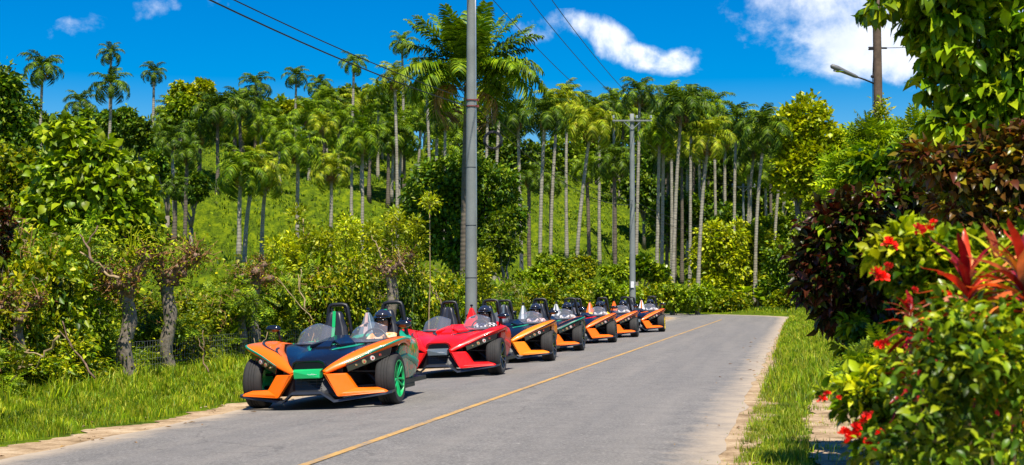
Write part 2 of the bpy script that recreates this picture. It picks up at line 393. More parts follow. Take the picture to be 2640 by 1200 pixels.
def strip(name, s0, s1, ds, u0f, u1f, nu, mat, dz, umap=None):
    ss = np.arange(s0, s1+ds, ds); V = []; UV = []
    for s in ss:
        p, n = cline(s); a, b = u0f(s), u1f(s)
        for j in range(nu+1):
            t = j/nu; t = umap(t) if umap else t
            u = a+(b-a)*t; q = p+n*u; V.append((q[0], q[1], 0)); UV.append((u, s))
    V = np.array(V); V[:, 2] = dz(V, np.array(UV))
    i = (np.arange(len(ss)-1)[:, None]*(nu+1)+np.arange(nu)[None, :]).ravel()
    F = np.stack([i, i+1, i+nu+2, i+nu+1], 1)
    return tag(link(name, np_mesh(name, V, F, mat, True, uv=np.array(UV))), kind='structure')
def zroad(V, UV): return crown(UV[:, 0], UV[:, 1])+.012
def asphalt():
    m, nt, b = newmat('asphalt'); uv = nt.nodes.new('ShaderNodeTexCoord').outputs['UV']
    ob = nt.nodes.new('ShaderNodeTexCoord').outputs['Object']
    sep = nt.nodes.new('ShaderNodeSeparateXYZ'); nt.links.new(uv, sep.inputs[0]); u = sep.outputs[0]
    fine = noisen(nt, 30, 5, .85, vec=ob); mid = noisen(nt, 2.2, 5, .65, vec=ob); big = noisen(nt, .35, 4, .6, vec=ob)
    st = nt.nodes.new('ShaderNodeMapping'); st.inputs['Scale'].default_value = (2.2, .09, 1); nt.links.new(uv, st.inputs[0])
    streak = noisen(nt, 1, 5, .6, vec=st.outputs[0])
    c = ramp(nt, fine, [(.34, (.045,.042,.038)), (.5, (.17,.16,.148)), (.64, (.37,.345,.315))])
    c = mixc(nt, .42, c, ramp(nt, mid, [(.3, (.10,.094,.088)), (.7, (.225,.208,.188))]))
    c = mixc(nt, mth(nt, 'MULTIPLY', mth(nt, 'SUBTRACT', streak, .42, True), 1.6, True), c, (.26,.235,.205))
    # two wheel tracks per lane polished a little lighter, oil-darkened between
    lane = mth(nt, 'ABSOLUTE', mth(nt, 'SUBTRACT', mth(nt, 'ABSOLUTE', u), 1.7))
    dark = mth(nt, 'MULTIPLY', mth(nt, 'SUBTRACT', .55, lane, True), .7, True)
    c = mixc(nt, mth(nt, 'MULTIPLY', dark, mid), c, (.13,.125,.122))
    pt = mth(nt, 'MULTIPLY', mth(nt, 'SUBTRACT', noisen(nt, .8, 3, .5, vec=ob), .60, True), 3.5, True)
    c = mixc(nt, mth(nt, 'MULTIPLY', pt, .5), c, (.10,.095,.09))
    sp = mth(nt, 'GREATER_THAN', noisen(nt, 9, 2, .5, vec=ob), .735); c = mixc(nt, mth(nt, 'MULTIPLY', sp, .55), c, (.42,.39,.35))
    # blown sand towards the edges
    e = mth(nt, 'MULTIPLY', mth(nt, 'SUBTRACT', mth(nt, 'ADD', mth(nt, 'ABSOLUTE', u), mth(nt, 'MULTIPLY', mth(nt, 'SUBTRACT', mid, .5), .9)), 2.85), 1.9, True)
    c = mixc(nt, mth(nt, 'MULTIPLY', e, .85), c, (.44,.35,.25))
    # cracks
    vo = nt.nodes.new('ShaderNodeTexVoronoi'); vo.feature = 'DISTANCE_TO_EDGE'; vo.inputs['Scale'].default_value = .33
    wn = nt.nodes.new('ShaderNodeTexNoise'); wn.inputs['Scale'].default_value = 1.2; wn.inputs['Detail'].default_value = 5; nt.links.new(ob, wn.inputs['Vector'])
    wv = nt.nodes.new('ShaderNodeVectorMath'); wv.operation = 'ADD'; nt.links.new(ob, wv.inputs[0]); nt.links.new(wn.outputs['Color'], wv.inputs[1]); nt.links.new(wv.outputs[0], vo.inputs['Vector'])
    ck = mth(nt, 'MULTIPLY', mth(nt, 'LESS_THAN', vo.outputs['Distance'], .006), mth(nt, 'GREATER_THAN', big, .50))
    c = mixc(nt, mth(nt, 'MULTIPLY', ck, .35), c, (.06,.055,.05))
    nt.links.new(c, b.inputs['Base Color']); b.inputs['Roughness'].default_value = .82; b.inputs['Specular IOR Level'].default_value = .35
    bump(nt, b, mth(nt, 'ADD', fine, mth(nt, 'MULTIPLY', mid, .4)), .5, .012); return m
S_END = S0+RC*ANG+16
M['asphalt'] = asphalt()
def ej(s, k): return .12*(float(vnoise(s*.9, 3.1+k, 5))-.5)+.10*(float(vnoise(s*3.3, 8.1+k, 6))-.5)
road = strip('road', -16, S_END, .5, lambda s: -3.38+ej(s, 0), lambda s: 3.36+ej(s, 9)+1.6*float(sst((s-60)/25)), 14, M['asphalt'], zroad)
# centre line, worn thin paint
def paint():
    m, nt, b = newmat('yellow_paint'); ob = nt.nodes.new('ShaderNodeTexCoord').outputs['Object']
    n = noisen(nt, 14, 4, .7, vec=ob); n2 = noisen(nt, 1.3, 3, .6, vec=ob)
    c = ramp(nt, mth(nt, 'ADD', mth(nt, 'MULTIPLY', n, .6), mth(nt, 'MULTIPLY', n2, .4)), [(.38, (.21,.19,.165)), (.50, (.46,.27,.08)), (.64, (.66,.38,.09))])
    nt.links.new(c, b.inputs['Base Color']); b.inputs['Roughness'].default_value = .7; return m
strip('centre_line', -16, 70, .5, lambda s: -.045, lambda s: .045, 1, paint(), lambda V, UV: crown(UV[:, 0], UV[:, 1])+.017)

def sandmat():
    m, nt, b = newmat('sandy_dirt'); ob = nt.nodes.new('ShaderNodeTexCoord').outputs['Object']
    n = noisen(nt, 2.6, 7, .72, vec=ob); f = noisen(nt, 22, 5, .75, vec=ob)
    c = ramp(nt, n, [(.34, (.20,.135,.07)), (.5, (.40,.28,.165)), (.66, (.56,.43,.28))])
    c = mixc(nt, mth(nt, 'MULTIPLY', mth(nt, 'SUBTRACT', f, .52, True), 3.5, True), c, (.13,.085,.045))
    nt.links.new(c, b.inputs['Base Color']); b.inputs['Roughness'].default_value = .95; b.inputs['Specular IOR Level'].default_value = .1
    bump(nt, b, mth(nt, 'ADD', n, mth(nt, 'MULTIPLY', f, .3)), .7, .05); return m
M['sand'] = sandmat()
def rag(s, k): return float(vnoise(s*4.5, k, 21))+.6*float(vnoise(s*13, k, 22))-.8
def lw2(s): return lw(s)+.22*rag(s, 7)
def zover(d): return lambda V, UV: terr(V[:, 0], V[:, 1])+d
def lw(s): return .22+.42*float(vnoise(s*.35, 1.7, 8))+.35*float(vnoise(s*1.7, 4.4, 9))
def rw(s): return (.02+.26*float(vnoise(s*.4, 7.7, 10))+.30*float(vnoise(s*1.9, 2.4, 12)))*(1-.3*float(sst((s-10)/40)))+.25*float(sst((s-62)/8))
strip('dirt_shoulder', -16, 92, .07, lambda s: -3.3-lw2(s)*(.75+.35*float(sst((12-s)/12))), lambda s: -3.25, 4, M['sand'], zover(.008))
strip('dirt_shoulder', -16, 92, .07, lambda s: 3.2, lambda s: 3.36+rw(s)+.22*rag(s, 3), 4, M['sand'], zover(.008))
def path_u(s):  return 4.5+.10*math.sin(s*.5)
strip('footpath', -16, 10.8, .07, lambda s: path_u(s)-(.16*rag(s, 11)+.42+.35*(float(vnoise(s*1.1, 5, 14))-.5))*min(1,max(.06,(10.8-s)/6)), lambda s: path_u(s)+(.2*rag(s, 15)+.5+.4*(float(vnoise(s*1.2, 9, 15))-.5)+.9*float(sst((2-s)/6)))*min(1,max(.06,(10.8-s)/6)), 6, M['sand'], zover(.014))

def blades(name, P, h, w, mat, lean=.45, seed=1):
    r = np.random.default_rng(seed); n = len(P)
    a = r.uniform(0, 2*np.pi, n); la = r.uniform(0, 2*np.pi, n); ln = r.uniform(.05, lean, n)*h
    side = np.stack([np.cos(a), np.sin(a), np.zeros(n)], 1)*(w/2)[:, None]
    lv = np.stack([np.cos(la)*ln, np.sin(la)*ln, np.zeros(n)], 1)
    up = np.zeros((n, 3)); up[:, 2] = h
    v = np.stack([P-side, P+side, P+side*.7+up*.6+lv*.35, P-side*.7+up*.6+lv*.35, P+up*(1-.35*(ln/h))[:, None]+lv], 1).reshape(-1, 3)
    b = np.arange(n)*5
    F = np.concatenate([np.stack([b, b+1, b+2], 1), np.stack([b, b+2, b+3], 1), np.stack([b+3, b+2, b+4], 1)])
    F = F.reshape(3, n, 3).transpose(1, 0, 2).reshape(-1, 3)
    return tag(link(name, np_mesh(name, v, F, mat)), kind='stuff')
def scatter_uv(n, s0, s1, u0, u1, bias=1.0, seed=0):
    r = np.random.default_rng(seed); s = s0+(s1-s0)*r.random(n)**bias; u = u0+(u1-u0)*r.random(n)
    p = P0[None]+s[:, None]*D1[None]+u[:, None]*N1[None]; return p[:, 0], p[:, 1], u, s, r
def grasses():
    # left verge
    x, y, u, s, r = scatter_uv(150000, -1, 78, -9.5, -3.5, 1.7, 21)
    edge = 3.42+np.array([lw(q) for q in np.arange(-16, 95, .25)])[np.clip(((s+16)/.25).astype(int), 0, 443)]*(.8+.3*sst((12-s)/12))
    keep = (-u > edge+.25*(r.random(len(u))-.5)) & (fbm(x*1.6, y*1.6, 31) > .20); x, y, s, u = x[keep], y[keep], s[keep], u[keep]
    cl = fbm(x*2.2, y*2.2, 33); n = len(x)
    h = (.035+.10*cl**1.5*1.6)*(1+.6*r.random(n))*(1+.6*sst((-u-6.0)/2)); w = .007+.0006*np.clip(s, 0, 40)
    P = np.stack([x, y, terr(x, y)-.01], 1); blades('verge_grass', P, h, w*(.8+.5*r.random(n)), M['grass'], .7, 1)
    # right verge
    x, y, u, s, r = scatter_uv(170000, -9, 90, 3.5, 9.0, 1.35, 22)
    rr = np.array([rw(q) for q in np.arange(-16, 95, .25)])[np.clip(((s+16)/.25).astype(int), 0, 443)]
    pu = 4.5+.10*np.sin(s*.5); onp = (np.abs(u-pu) < (.40+.3*(fbm(x*3, y*3, 40)-.4))*np.clip((10.8-s)/6,.2,1)) & (s < 10.8)
    onp |= (u > pu) & (u < pu+1.3) & (s < 2)
    onp &= (fbm(x*7, y*7, 66) > .16) & (fbm(x*2.3, y*2.3, 67) > .30)
    keep = (u > 3.36+rr*.85+.3*(r.random(len(u))-.5)) & ~(onp & (r.random(len(u)) > .025)) & (fbm(x*1.9, y*1.9, 35) > .22+.12*sst((9-s)/6))
    x, y, u, s = x[keep], y[keep], u[keep], s[keep]; n = len(x); cl = fbm(x*1.7, y*1.7, 36)
    far = sst((s-7)/5)
    h = (.04+.20*cl**1.6*1.5)*(1+.6*r.random(n))*(.55+.75*far); w = .006+.0006*np.clip(s, 0, 50)
    P = np.stack([x, y, terr(x, y)-.01], 1)
    dry = (r.random(n) < .30*(1-far)+.12+.5*(fbm(x*.8, y*.8, 61)-.45)); q = ~dry
    blades('verge_grass', P[q], h[q], (w*(.8+.5*r.random(n)))[q], M['grass'], .7, 2)
    blades('dry_grass', P[dry], h[dry]*.8, (w*(.8+.5*r.random(n)))[dry], M['grass_dry'], .9, 3)
    x, y, u, s, r = scatter_uv(60000, -9, 14, 3.4, 4.6, 1.0, 27); pu = 4.5+.10*np.sin(s*.5)
    k = (np.abs(u-pu) > .42+.25*(fbm(x*6, y*6, 71)-.5)) & (u < 4.3) & (fbm(x*2.6, y*2.6, 72) > .33) & (u > 3.42+.25*fbm(x*5, y*5, 73)); x, y = x[k], y[k]; n = len(x)
    P = np.stack([x, y, terr(x, y)-.01], 1); q = r.random(n) < .35; hh = (.03+.10*fbm(x*3, y*3, 74))*(.5+r.random(n)); ww = np.full(n, .007)
    blades('verge_grass', P[~q], hh[~q], ww[~q], M['grass'], .9, 12); blades('dry_grass', P[q], hh[q], ww[q], M['grass_dry'], 1.0, 13)
    # beyond the bend
    r = np.random.default_rng(5); x = r.uniform(-5, 40, 26000); y = r.uniform(90, 125, 26000); u, s = road_uv(x, y)
    k = np.abs(u) > 4.9; x, y = x[k], y[k]; n = len(x); P = np.stack([x, y, terr(x, y)-.02], 1)
    blades('far_verge_grass', P, r.uniform(.1, .28, n), r.uniform(.03, .06, n), M['grass'], .7, 4)
    # hillside
    N = 190000; yy = 46+132*r.random(N)**.85; xd = r.uniform(-300, 2300, N); x = (xd-1288)/3708*yy; u, s = road_uv(x, yy)
    k = (np.abs(u) > 6) & (fbm(x*.35, yy*.35, 50) > .25); x, yy = x[k], yy[k]; n = len(x); cl = fbm(x*.5, yy*.5, 51)
    P = np.stack([x, yy, terr(x, yy)-.03], 1)
    blades('hillside_grass', P, (.10+.45*cl**1.5)*(.6+.7*r.random(n)), (.025+.0007*yy)*(.7+.6*r.random(n)), M['grass_hill'], .8, 6)
grasses()
def litter():
    # small stones and dead leaves at the road edge, joined: nobody could count them
    mb = MB(); r = random.Random(4)
    for i in range(420):
        side = r.random() < .45
        s = r.uniform(-8, 35); u = -r.uniform(3.3, 4.3) if side else r.uniform(3.3, 5.9)
        p = P0+D1*s+N1*u; q = r.uniform(.006, .022)
        mb.ball((p[0], p[1], tz(*p)+.012), (q, q*1.2, q*.6), 3, 5, .2)
    tag(mb.build('gravel', [M['sand']]), kind='stuff')
    V = []; F = []
    for i in range(260):
        s = r.uniform(-6, 40); u = r.choice([-1, 1])*r.uniform(2.6, 5.0)
        p = P0+D1*s+N1*u; z = (tz(*p) if abs(u) > 3.3 else float(crown(np.array(u), np.array(s)))+.012)+.02; a = r.uniform(0, 6.3); q = r.uniform(.02, .06)
        b = len(V); c, d = math.cos(a)*q, math.sin(a)*q
        V += [(p[0]-c, p[1]-d, z-.005), (p[0]+d*.4, p[1]-c*.4, z+.008), (p[0]+c, p[1]+d, z), (p[0]-d*.4, p[1]+c*.4, z+.01)]; F.append((b, b+1, b+2, b+3))
    tag(link('leaf_litter', np_mesh('leaf_litter', V, F, M['frond_dead'])), kind='stuff')
litter()
# ------------------------------------------------------------------ the three-wheeled roadsters
def paintmat(name, col, flake=.0, rough=.34):
    m, nt, b = newmat(name)
    n = noisen(nt, 2.5, 3); d = noisen(nt, 18, 5, .7)
    c = mixc(nt, mth(nt, 'MULTIPLY', mth(nt, 'SUBTRACT', d, .58, True), .9, True), tuple(col), tuple(x*.6+.1 for x in col))
    nt.links.new(c, b.inputs['Base Color']); b.inputs['Metallic'].default_value = flake
    b.inputs['Roughness'].default_value = rough; b.inputs['Coat Weight'].default_value = .25; b.inputs['Coat Roughness'].default_value = .08; b.inputs['Specular IOR Level'].default_value = .3
    nt.links.new(mth(nt, 'ADD', mth(nt, 'MULTIPLY', d, .25), rough-.1), b.inputs['Roughness']); return m
V_ = {}
V_['orange'] = paintmat('orange_paint', (.95,.155,.001)); V_['amber'] = paintmat('amber_paint', (.95,.24,.002))
V_['red'] = paintmat('red_paint', (.80,.006,.006)); V_['navy'] = paintmat('midnight_blue_paint', (.005,.007,.016), .0, .3)
V_['green'] = paintmat('green_paint', (.01,.42,.12)); V_['teal'] = paintmat('teal_paint', (.01,.27,.17))
V_['grey'] = paintmat('grey_paint', (.16,.20,.22), .4); V_['white'] = paintmat('white_paint', (.72,.72,.74))
V_['yellow'] = paintmat('yellow_paint_body', (.75,.55,.02)); V_['lime'] = paintmat('lime_paint', (.28,.55,.02)); V_['pink'] = paintmat('pale_pink_paint', (.55,.38,.36))
V_['black'] = solid('black_plastic', (.010,.010,.012), .45, var=.2); V_['gloss'] = solid('gloss_black', (.008,.009,.012), .12, coat=.8)
V_['graph'] = solid('graphite_paint', (.05,.055,.065), .3, .5); V_['rubber'] = solid('tyre_rubber', (.024,.023,.022), .8, dirt=.12, scale=20)
V_['steel'] = M['metal']; V_['silver'] = solid('silver_strip', (.45,.46,.48), .3, .7)
V_['leather'] = solid('seat_vinyl', (.016,.017,.022), .38); V_['lens_w'] = solid('lamp_lens', (.75,.66,.62), .15, coat=1); V_['lens_g'] = solid('lamp_lens_gold', (.35,.33,.16), .15, coat=1)
V_['lens_r'] = solid('lamp_centre_red', (.55,.05,.04), .2, coat=1)
V_['mirror'] = solid('mirror_glass', (.7,.75,.8), .03, 1.0, var=.02)
def splat():
    m, nt, b = newmat('graffiti_wrap'); n1 = noisen(nt, 4.5, 3, .6, dist=1.6); n2 = noisen(nt, 8, 2, .5, dist=.8)
    c = ramp(nt, n1, [(.0, (.75,.16,.01)), (.44, (.70,.10,.01)), (.47, (.02,.30,.08)), (.54, (.03,.42,.10)), (.57, (.01,.012,.03)), (.64, (.01,.012,.03)), (.67, (.75,.2,.01))])
    for e in nt.nodes:
        if e.type == 'VALTORGB': e.color_ramp.interpolation = 'LINEAR'
    nt.links.new(c, b.inputs['Base Color']); b.inputs['Roughness'].default_value = .3; b.inputs['Coat Weight'].default_value = .6; return m
V_['splat'] = splat()
def plaid():
    m, nt, b = newmat('checked_cloth'); ch = nt.nodes.new('ShaderNodeTexChecker'); ch.inputs['Scale'].default_value = 26
    ch.inputs[1].default_value = (.6,.6,.62,1); ch.inputs[2].default_value = (.02,.02,.025,1)
    tc = nt.nodes.new('ShaderNodeTexCoord'); nt.links.new(tc.outputs['Object'], ch.inputs['Vector'])
    nt.links.new(ch.outputs[0], b.inputs['Base Color']); b.inputs['Roughness'].default_value = .8; return m
V_['check'] = plaid()
def glassmat():
    m, nt, b = newmat('clear_windscreen'); N = nt.nodes; N.remove(b)
    t = N.new('ShaderNodeBsdfTransparent'); t.inputs[0].default_value = (.93,.94,.96,1)
    g = N.new('ShaderNodeBsdfGlossy'); g.inputs['Roughness'].default_value = .04; g.inputs[0].default_value = (.9,.92,.96,1)
    d = N.new('ShaderNodeBsdfDiffuse'); d.inputs[0].default_value = (.85,.88,.92,1)
    f = N.new('ShaderNodeFresnel'); f.inputs[0].default_value = 1.5
    m1 = N.new('ShaderNodeMixShader'); m1.inputs[0].default_value = .10; nt.links.new(t.outputs[0], m1.inputs[1]); nt.links.new(d.outputs[0], m1.inputs[2])
    m2 = N.new('ShaderNodeMixShader'); nt.links.new(mth(nt, 'ADD', f.outputs[0], .05), m2.inputs[0]); nt.links.new(m1.outputs[0], m2.inputs[1]); nt.links.new(g.outputs[0], m2.inputs[2])
    nt.links.new(m2.outputs[0], N['Material Output'].inputs[0]); return m
V_['glass'] = glassmat()

ROLE = {}          # mesh name -> roles of its slots
def part(mb, name, parent, roles, smooth=False, ang=None, bevel=0, solidify=0, label=None):
    if isinstance(roles, str): roles = [roles]
    o = mb.build(name, [V_['black']]*len(roles), parent, smooth, ang, bevel, solidify)
    ROLE[o.data.name] = roles
    if label: o['label'] = label
    return o
def crv(P, t):       # catmull-rom through rows of P (n,...) at t in 0..1
    n = len(P); x = t*(n-1); i = min(int(x), n-2); f = x-i
    a, b, c, d = P[max(i-1, 0)], P[i], P[i+1], P[min(i+2, n-1)]
    return .5*((2*b)+(-a+c)*f+(2*a-5*b+4*c-d)*f*f+(-a+3*b-3*c+d)*f**3)
class Patch:
    def __init__(s, ctrl): s.c = np.array(ctrl, float)
    def ev(s, u, v): return crv(crv(s.c, u), v)
    def grid(s, nu, nv, u0=0, u1=1, v0=0, v1=1):
        return [[s.ev(u0+(u1-u0)*i/nu, v0+(v1-v0)*j/nv) for j in range(nv+1)] for i in range(nu+1)]
def mir(G): return [[(-p[0], p[1], p[2]) for p in r] for r in G]
def mx(P, s): return [(p[0]*s, p[1], p[2]) for p in P]

def make_roadster():
    T = empty('roadster')
    # hood (dark centre shell)
    half = [(-.625,[(0,.595),(.10,.595),(.17,.575),(.205,.49)]),(-.52,[(0,.645),(.13,.64),(.21,.60),(.29,.555)]),(-.28,[(0,.70),(.14,.69),(.27,.66),(.41,.64)]),
            (0,[(0,.745),(.15,.735),(.32,.70),(.53,.70)]),(.3,[(0,.79),(.16,.775),(.36,.735),(.63,.75)]),(.62,[(0,.83),(.15,.81),(.36,.765),(.73,.775)]),(.92,[(0,.86),(.14,.835),(.36,.79),(.75,.785)])]
    C = [[(-x, y+.02*(1-abs(x)), z) for x, z in r[::-1]]+[(x, y+.02*(1-abs(x)), z) for x, z in r[1:]] for y, r in half]
    H = Patch(C); mb = MB(); mb.grid(H.grid(24, 24)); hood = part(mb, 'hood', T, 'hood', True, solidify=.02)
    # raised V-shaped scoops and creases on the hood
    mb = MB()
    for s in (-1, 1):
        a = [(s*.04,.30,.80),(s*.20,.05,.755),(s*.30,.42,.76),(s*.12,.72,.845)]
        mb.prism([(x, y, z+.03) for x, y, z in a], (0, 0, -.05))
    part(mb, 'hood_scoop', hood, 'scoop', bevel=.012)
    mb = MB(); mb.prism([(-.10,-.02,.76),(.10,-.02,.76),(.055,.22,.822),(-.055,.22,.822)], (0,0,-.05)); mb.prism([(-.055,.22,.822),(.055,.22,.822),(.12,.85,.885),(-.12,.85,.885)], (0,0,-.06))
    part(mb, 'hood_ridge', hood, 'hood', bevel=.012)
    for s in (-1, 1):     # hood accent strips
        mb = MB()
        for (u0, u1, v0, v1) in ((.42,.86,.5+s*.17,.5+s*.34),(.60,.98,.5+s*.06,.5+s*.16)):
            mb.grid([[H.ev(u0+(u1-u0)*i/10, v0+(v1-v0)*i/10+w*s)+np.array((0,0,.006)) for w in (-.014,.016+.03*math.sin(i*.31))] for i in range(11)])
        part(mb, 'hood_stripe', hood, 'accent2', True, solidify=.004)
    # grille surround, bar, black fascia
    mb = MB(); mb.prism([(-.195,-.60,.58),(.195,-.60,.58),(.175,-.60,.40),(-.175,-.60,.40)], (0,.28,0)); part(mb, 'grille', T, 'black')
    mb = MB()
    mb.prism([(-.24,-.585,.50),(-.20,-.64,.585),(-.15,-.645,.61),(.15,-.645,.61),(.20,-.64,.585),(.24,-.585,.50),(.22,-.60,.50),(.18,-.625,.57),(.13,-.63,.585),(-.13,-.63,.585),(-.18,-.625,.57),(-.22,-.60,.50)], (0,.08,0))
    part(mb, 'nose_trim', T, 'hood', bevel=.006)
    mb = MB(); mb.prism([(-.185,-.665,.50),(.185,-.665,.50),(.175,-.70,.47),(.17,-.70,.385),(-.17,-.70,.385),(-.175,-.70,.47)], (0,.12,0)); bar = part(mb, 'nose_bar', T, 'bar', bevel=.01)
    mb = MB()
    rr = random.Random(2)
    for k in range(11):
        x = -.06+k*.018; h = rr.uniform(.006,.014); mb.box((x,-.701,.435+rr.uniform(-.002,.004)), (.010,.003,h))
    part(mb, 'script_mark', bar, 'mark')
    mb = MB(); P = [(-.46,-.46,.43),(-.20,-.60,.46),(.20,-.60,.46),(.46,-.46,.43),(.42,-.54,.17),(.17,-.63,.20),(-.17,-.63,.20),(-.42,-.54,.17)]
    mb.prism(P, (0,.16,0)); part(mb, 'fascia', T, 'black', bevel=.01)
    mb = MB()
    for k in range(4): mb.tube([(-.17,-.625,.24+k*.04),(.17,-.625,.24+k*.04)], .004, 5)
    for x in (-.1,0,.1): mb.tube([(x,-.622,.21),(x,-.622,.40)], .004, 5)
    part(mb, 'grille_mesh', T, 'graph')
    mb = MB(); mb.box((0,.35,.38), (.78,1.6,.40)); mb.box((0,.2,.2),(1.0,1.3,.08)); part(mb, 'chassis', T, 'black')
    # front lip
    mb = MB(); L = [(-1.0,-.40,.165),(-.93,-.46,.150),(-.60,-.58,.115),(-.335,-.70,.085),(-.19,-.75,.195),(.19,-.75,.195),(.335,-.70,.085),(.60,-.58,.115),(.93,-.46,.150),(1.0,-.40,.165)]
    for a, b in zip(L, L[1:]):
        mb.add([(a[0],a[1],a[2]),(b[0],b[1],b[2]),(b[0],b[1]+.16,b[2]+.012),(a[0],a[1]+.16,a[2]+.012),(a[0],a[1]+.01,a[2]+.03),(b[0],b[1]+.01,b[2]+.03),(b[0],b[1]+.16,b[2]+.04),(a[0],a[1]+.16,a[2]+.04)],
               [(0,3,2,1),(4,5,6,7),(0,1,5,4),(1,2,6,5),(2,3,7,6),(3,0,4,7)])
    lip = part(mb, 'front_lip', T, 'graph')
    for s in (-1, 1):
        mb = MB(); mb.tube([(s*.40,-.50,.135),(s*.86,-.44,.155)], .012, 6); part(mb, 'lip_strut', T, 'silver')
    SH = [[(.185,-.64,.475),(.21,-.65,.46),(.235,-.645,.445),(.235,-.60,.435)],
          [(.285,-.525,.565),(.35,-.55,.562),(.45,-.53,.538),(.45,-.50,.522)],
          [(.41,-.25,.665),(.55,-.34,.70),(.72,-.34,.675),(.715,-.30,.63)],
          [(.53,.0,.72),(.76,-.12,.795),(.995,-.14,.80),(.99,-.09,.745)],
          [(.63,.3,.775),(.83,.22,.835),(1.01,.22,.825),(1.0,.24,.765)],
          [(.73,.62,.80),(.85,.60,.84),(.95,.64,.815),(.94,.66,.73)],
          [(.75,.95,.795),(.84,.95,.80),(.90,.95,.78),(.89,.95,.70)]]
    SP = Patch(SH)
    for s in (-1, 1):
        fx = (lambda G: G) if s > 0 else mir
        mb = MB(); mb.grid(fx(SP.grid(30, 9))); sh = part(mb, 'fender', T, 'shoulder', True, solidify=.018)
        mb = MB(); mb.grid(fx([[SP.ev(.17+.78*i/24, v)+np.array((s*0,-.004,.004)) for v in (.63,.70,.78)] for i in range(25)]))
        part(mb, 'edge_stripe', sh, 'accent', True, solidify=.004)
        mb = MB(); mb.grid(fx([[SP.ev(.30+.50*i/16, .18+.30*i/16+w)+np.array((0,-.003,.006)) for w in (-.022*math.sin(.25+i*.17),.03*math.sin(.25+i*.17))] for i in range(17)]))
        mb.grid(fx([[SP.ev(.34+.22*i/8, .22-.12*i/8+w)+np.array((0,-.003,.006)) for w in (-.015,.02)] for i in range(9)]))
        part(mb, 'dark_stripe', sh, 'stripe', True, solidify=.003)
        # the leg of the fork and the foot blade
        mb = MB(); mb.prism(mx([(.187,-.648,.452),(.24,-.662,.437),(.456,-.545,.432),(.585,-.535,.235),(.56,-.575,.17),(.385,-.70,.155)], s), (0,.10,0)); part(mb, 'fork_panel', T, 'leg', bevel=.012)
        mb = MB()
        lo = [(.385,-.71,.150),(.94,-.45,.175),(.965,-.41,.19),(.84,-.36,.20),(.52,-.47,.19)]; up = [(.42,-.695,.195),(.90,-.45,.205),(.925,-.425,.215),(.82,-.40,.245),(.57,-.54,.255)]
        n = 5; mb.add(mx(lo, s)+mx(up, s), [tuple(range(n))[::-1], tuple(range(n, 2*n))]+[(i, (i+1) % n, (i+1) % n+n, i+n) for i in range(n)])
        part(mb, 'foot_blade', T, 'leg', bevel=.014)
        # lamp pod under the fender edge
        a = Vector((.455,-.525,.525)); b = Vector((.95,-.15,.755)); c = Vector((.92,-.14,.62)); d = Vector((.475,-.51,.445))
        mb = MB(); mb.prism([(s*p.x, p.y, p.z) for p in (a, b, c, d)], (-s*.10,.20,-.02)); pod = part(mb, 'lamp_pod', T, 'gloss', bevel=.008)
        nrm = (b-a).cross(d-a).normalized(); nrm = -nrm if nrm.y > 0 else nrm
        for k, (t, r_, rl) in enumerate(((.20,.014,'lens_g'),(.38,.030,'lens_g'),(.57,.032,'lens_w'),(.74,.016,'lens_r'))):
            p = (a.lerp(b, t)*.5+d.lerp(c, t)*.5)+nrm*.004
            mb = MB(); e1 = (b-a).normalized(); e2 = nrm.cross(e1)
            def disc(rad, z): return [((p+e1*math.cos(q)*rad+e2*math.sin(q)*rad+nrm*z)) for q in [2*math.pi*i/14 for i in range(14)]]
            A_, B_ = disc(r_, -.01), disc(r_*.9, .012)
            mb.add([(s*v.x, v.y, v.z) for v in A_+B_], [tuple(range(14, 28))]+[(i, (i+1) % 14, (i+1) % 14+14, i+14) for i in range(14)])
            mb.cur = 1; D_ = disc(r_*.45, .014); E_ = disc(r_*.4, .016); mb.add([(s*v.x, v.y, v.z) for v in D_+E_], [tuple(range(14, 28))]+[(i, (i+1) % 14, (i+1) % 14+14, i+14) for i in range(14)])
            part(mb, 'headlight', pod, [rl, 'lens_r' if rl != 'lens_r' else 'gloss'])
        # suspension arms
        mb = MB(); mb.tube([(s*.36,-.16,.24),(s*.80,-.02,.26)], .022, 6); mb.tube([(s*.36,.2,.24),(s*.80,.02,.26)], .022, 6)
        mb.tube([(s*.36,-.12,.44),(s*.78,-.02,.42)], .018, 6); mb.tube([(s*.40,.05,.56),(s*.70,.0,.28)], .035, 8); part(mb, 'suspension_arm', T, 'black')
        # wheels
        wc = (s*.875, 0, .322)
        mb = MB(); w = .12
        prof = [(.225,-w*.92),(.235,-w*.98),(.295,-w),(.316,-w*.86),(.323,-w*.6),(.324,-w*.34),(.316,-w*.33),(.316,-w*.27),(.325,-w*.26),(.325,-w*.04),(.317,-w*.03),(.317,w*.03),(.325,w*.04),(.325,w*.26),(.316,w*.27),(.316,w*.33),(.324,w*.34),(.323,w*.6),(.316,w*.86),(.295,w),(.235,w*.98),(.225,w*.92)]
        mb.lathe(prof, (0,0,0), 'x', 48, closed=True)
        rim = MB()
        for ph in ([(.232,s*w*.9),(.236,s*w*.6),(.222,s*w*.3),(.205,s*w*.1),(.205,-s*w*.9)],): rim.lathe(ph, (0,0,0), 'x', 40)
        rim.lathe([(.228,s*w*.78),(.236,s*w*.99),(.224,s*w*.99),(.214,s*w*.72)], (0,0,0), 'x', 40, True)
        for k in range(10):
            an = 2*math.pi*k/10; ca, sa = math.cos(an), math.sin(an); pa = an+.12 if k % 2 else an-.12
            p0 = Vector((s*w*.62, .04*ca, .04*sa)); p1 = Vector((s*w*.80, .135*math.cos((an+pa)/2), .135*math.sin((an+pa)/2))); p2 = Vector((s*w*.86, .222*math.cos(pa), .222*math.sin(pa)))
            rim.tube([p0, p1, p2], [.019,.014,.016], 6)
        rim.lathe([(.001,s*w*.78),(.035,s*w*.76),(.05,s*w*.62),(.05,s*w*.2)], (0,0,0), 'x', 16)
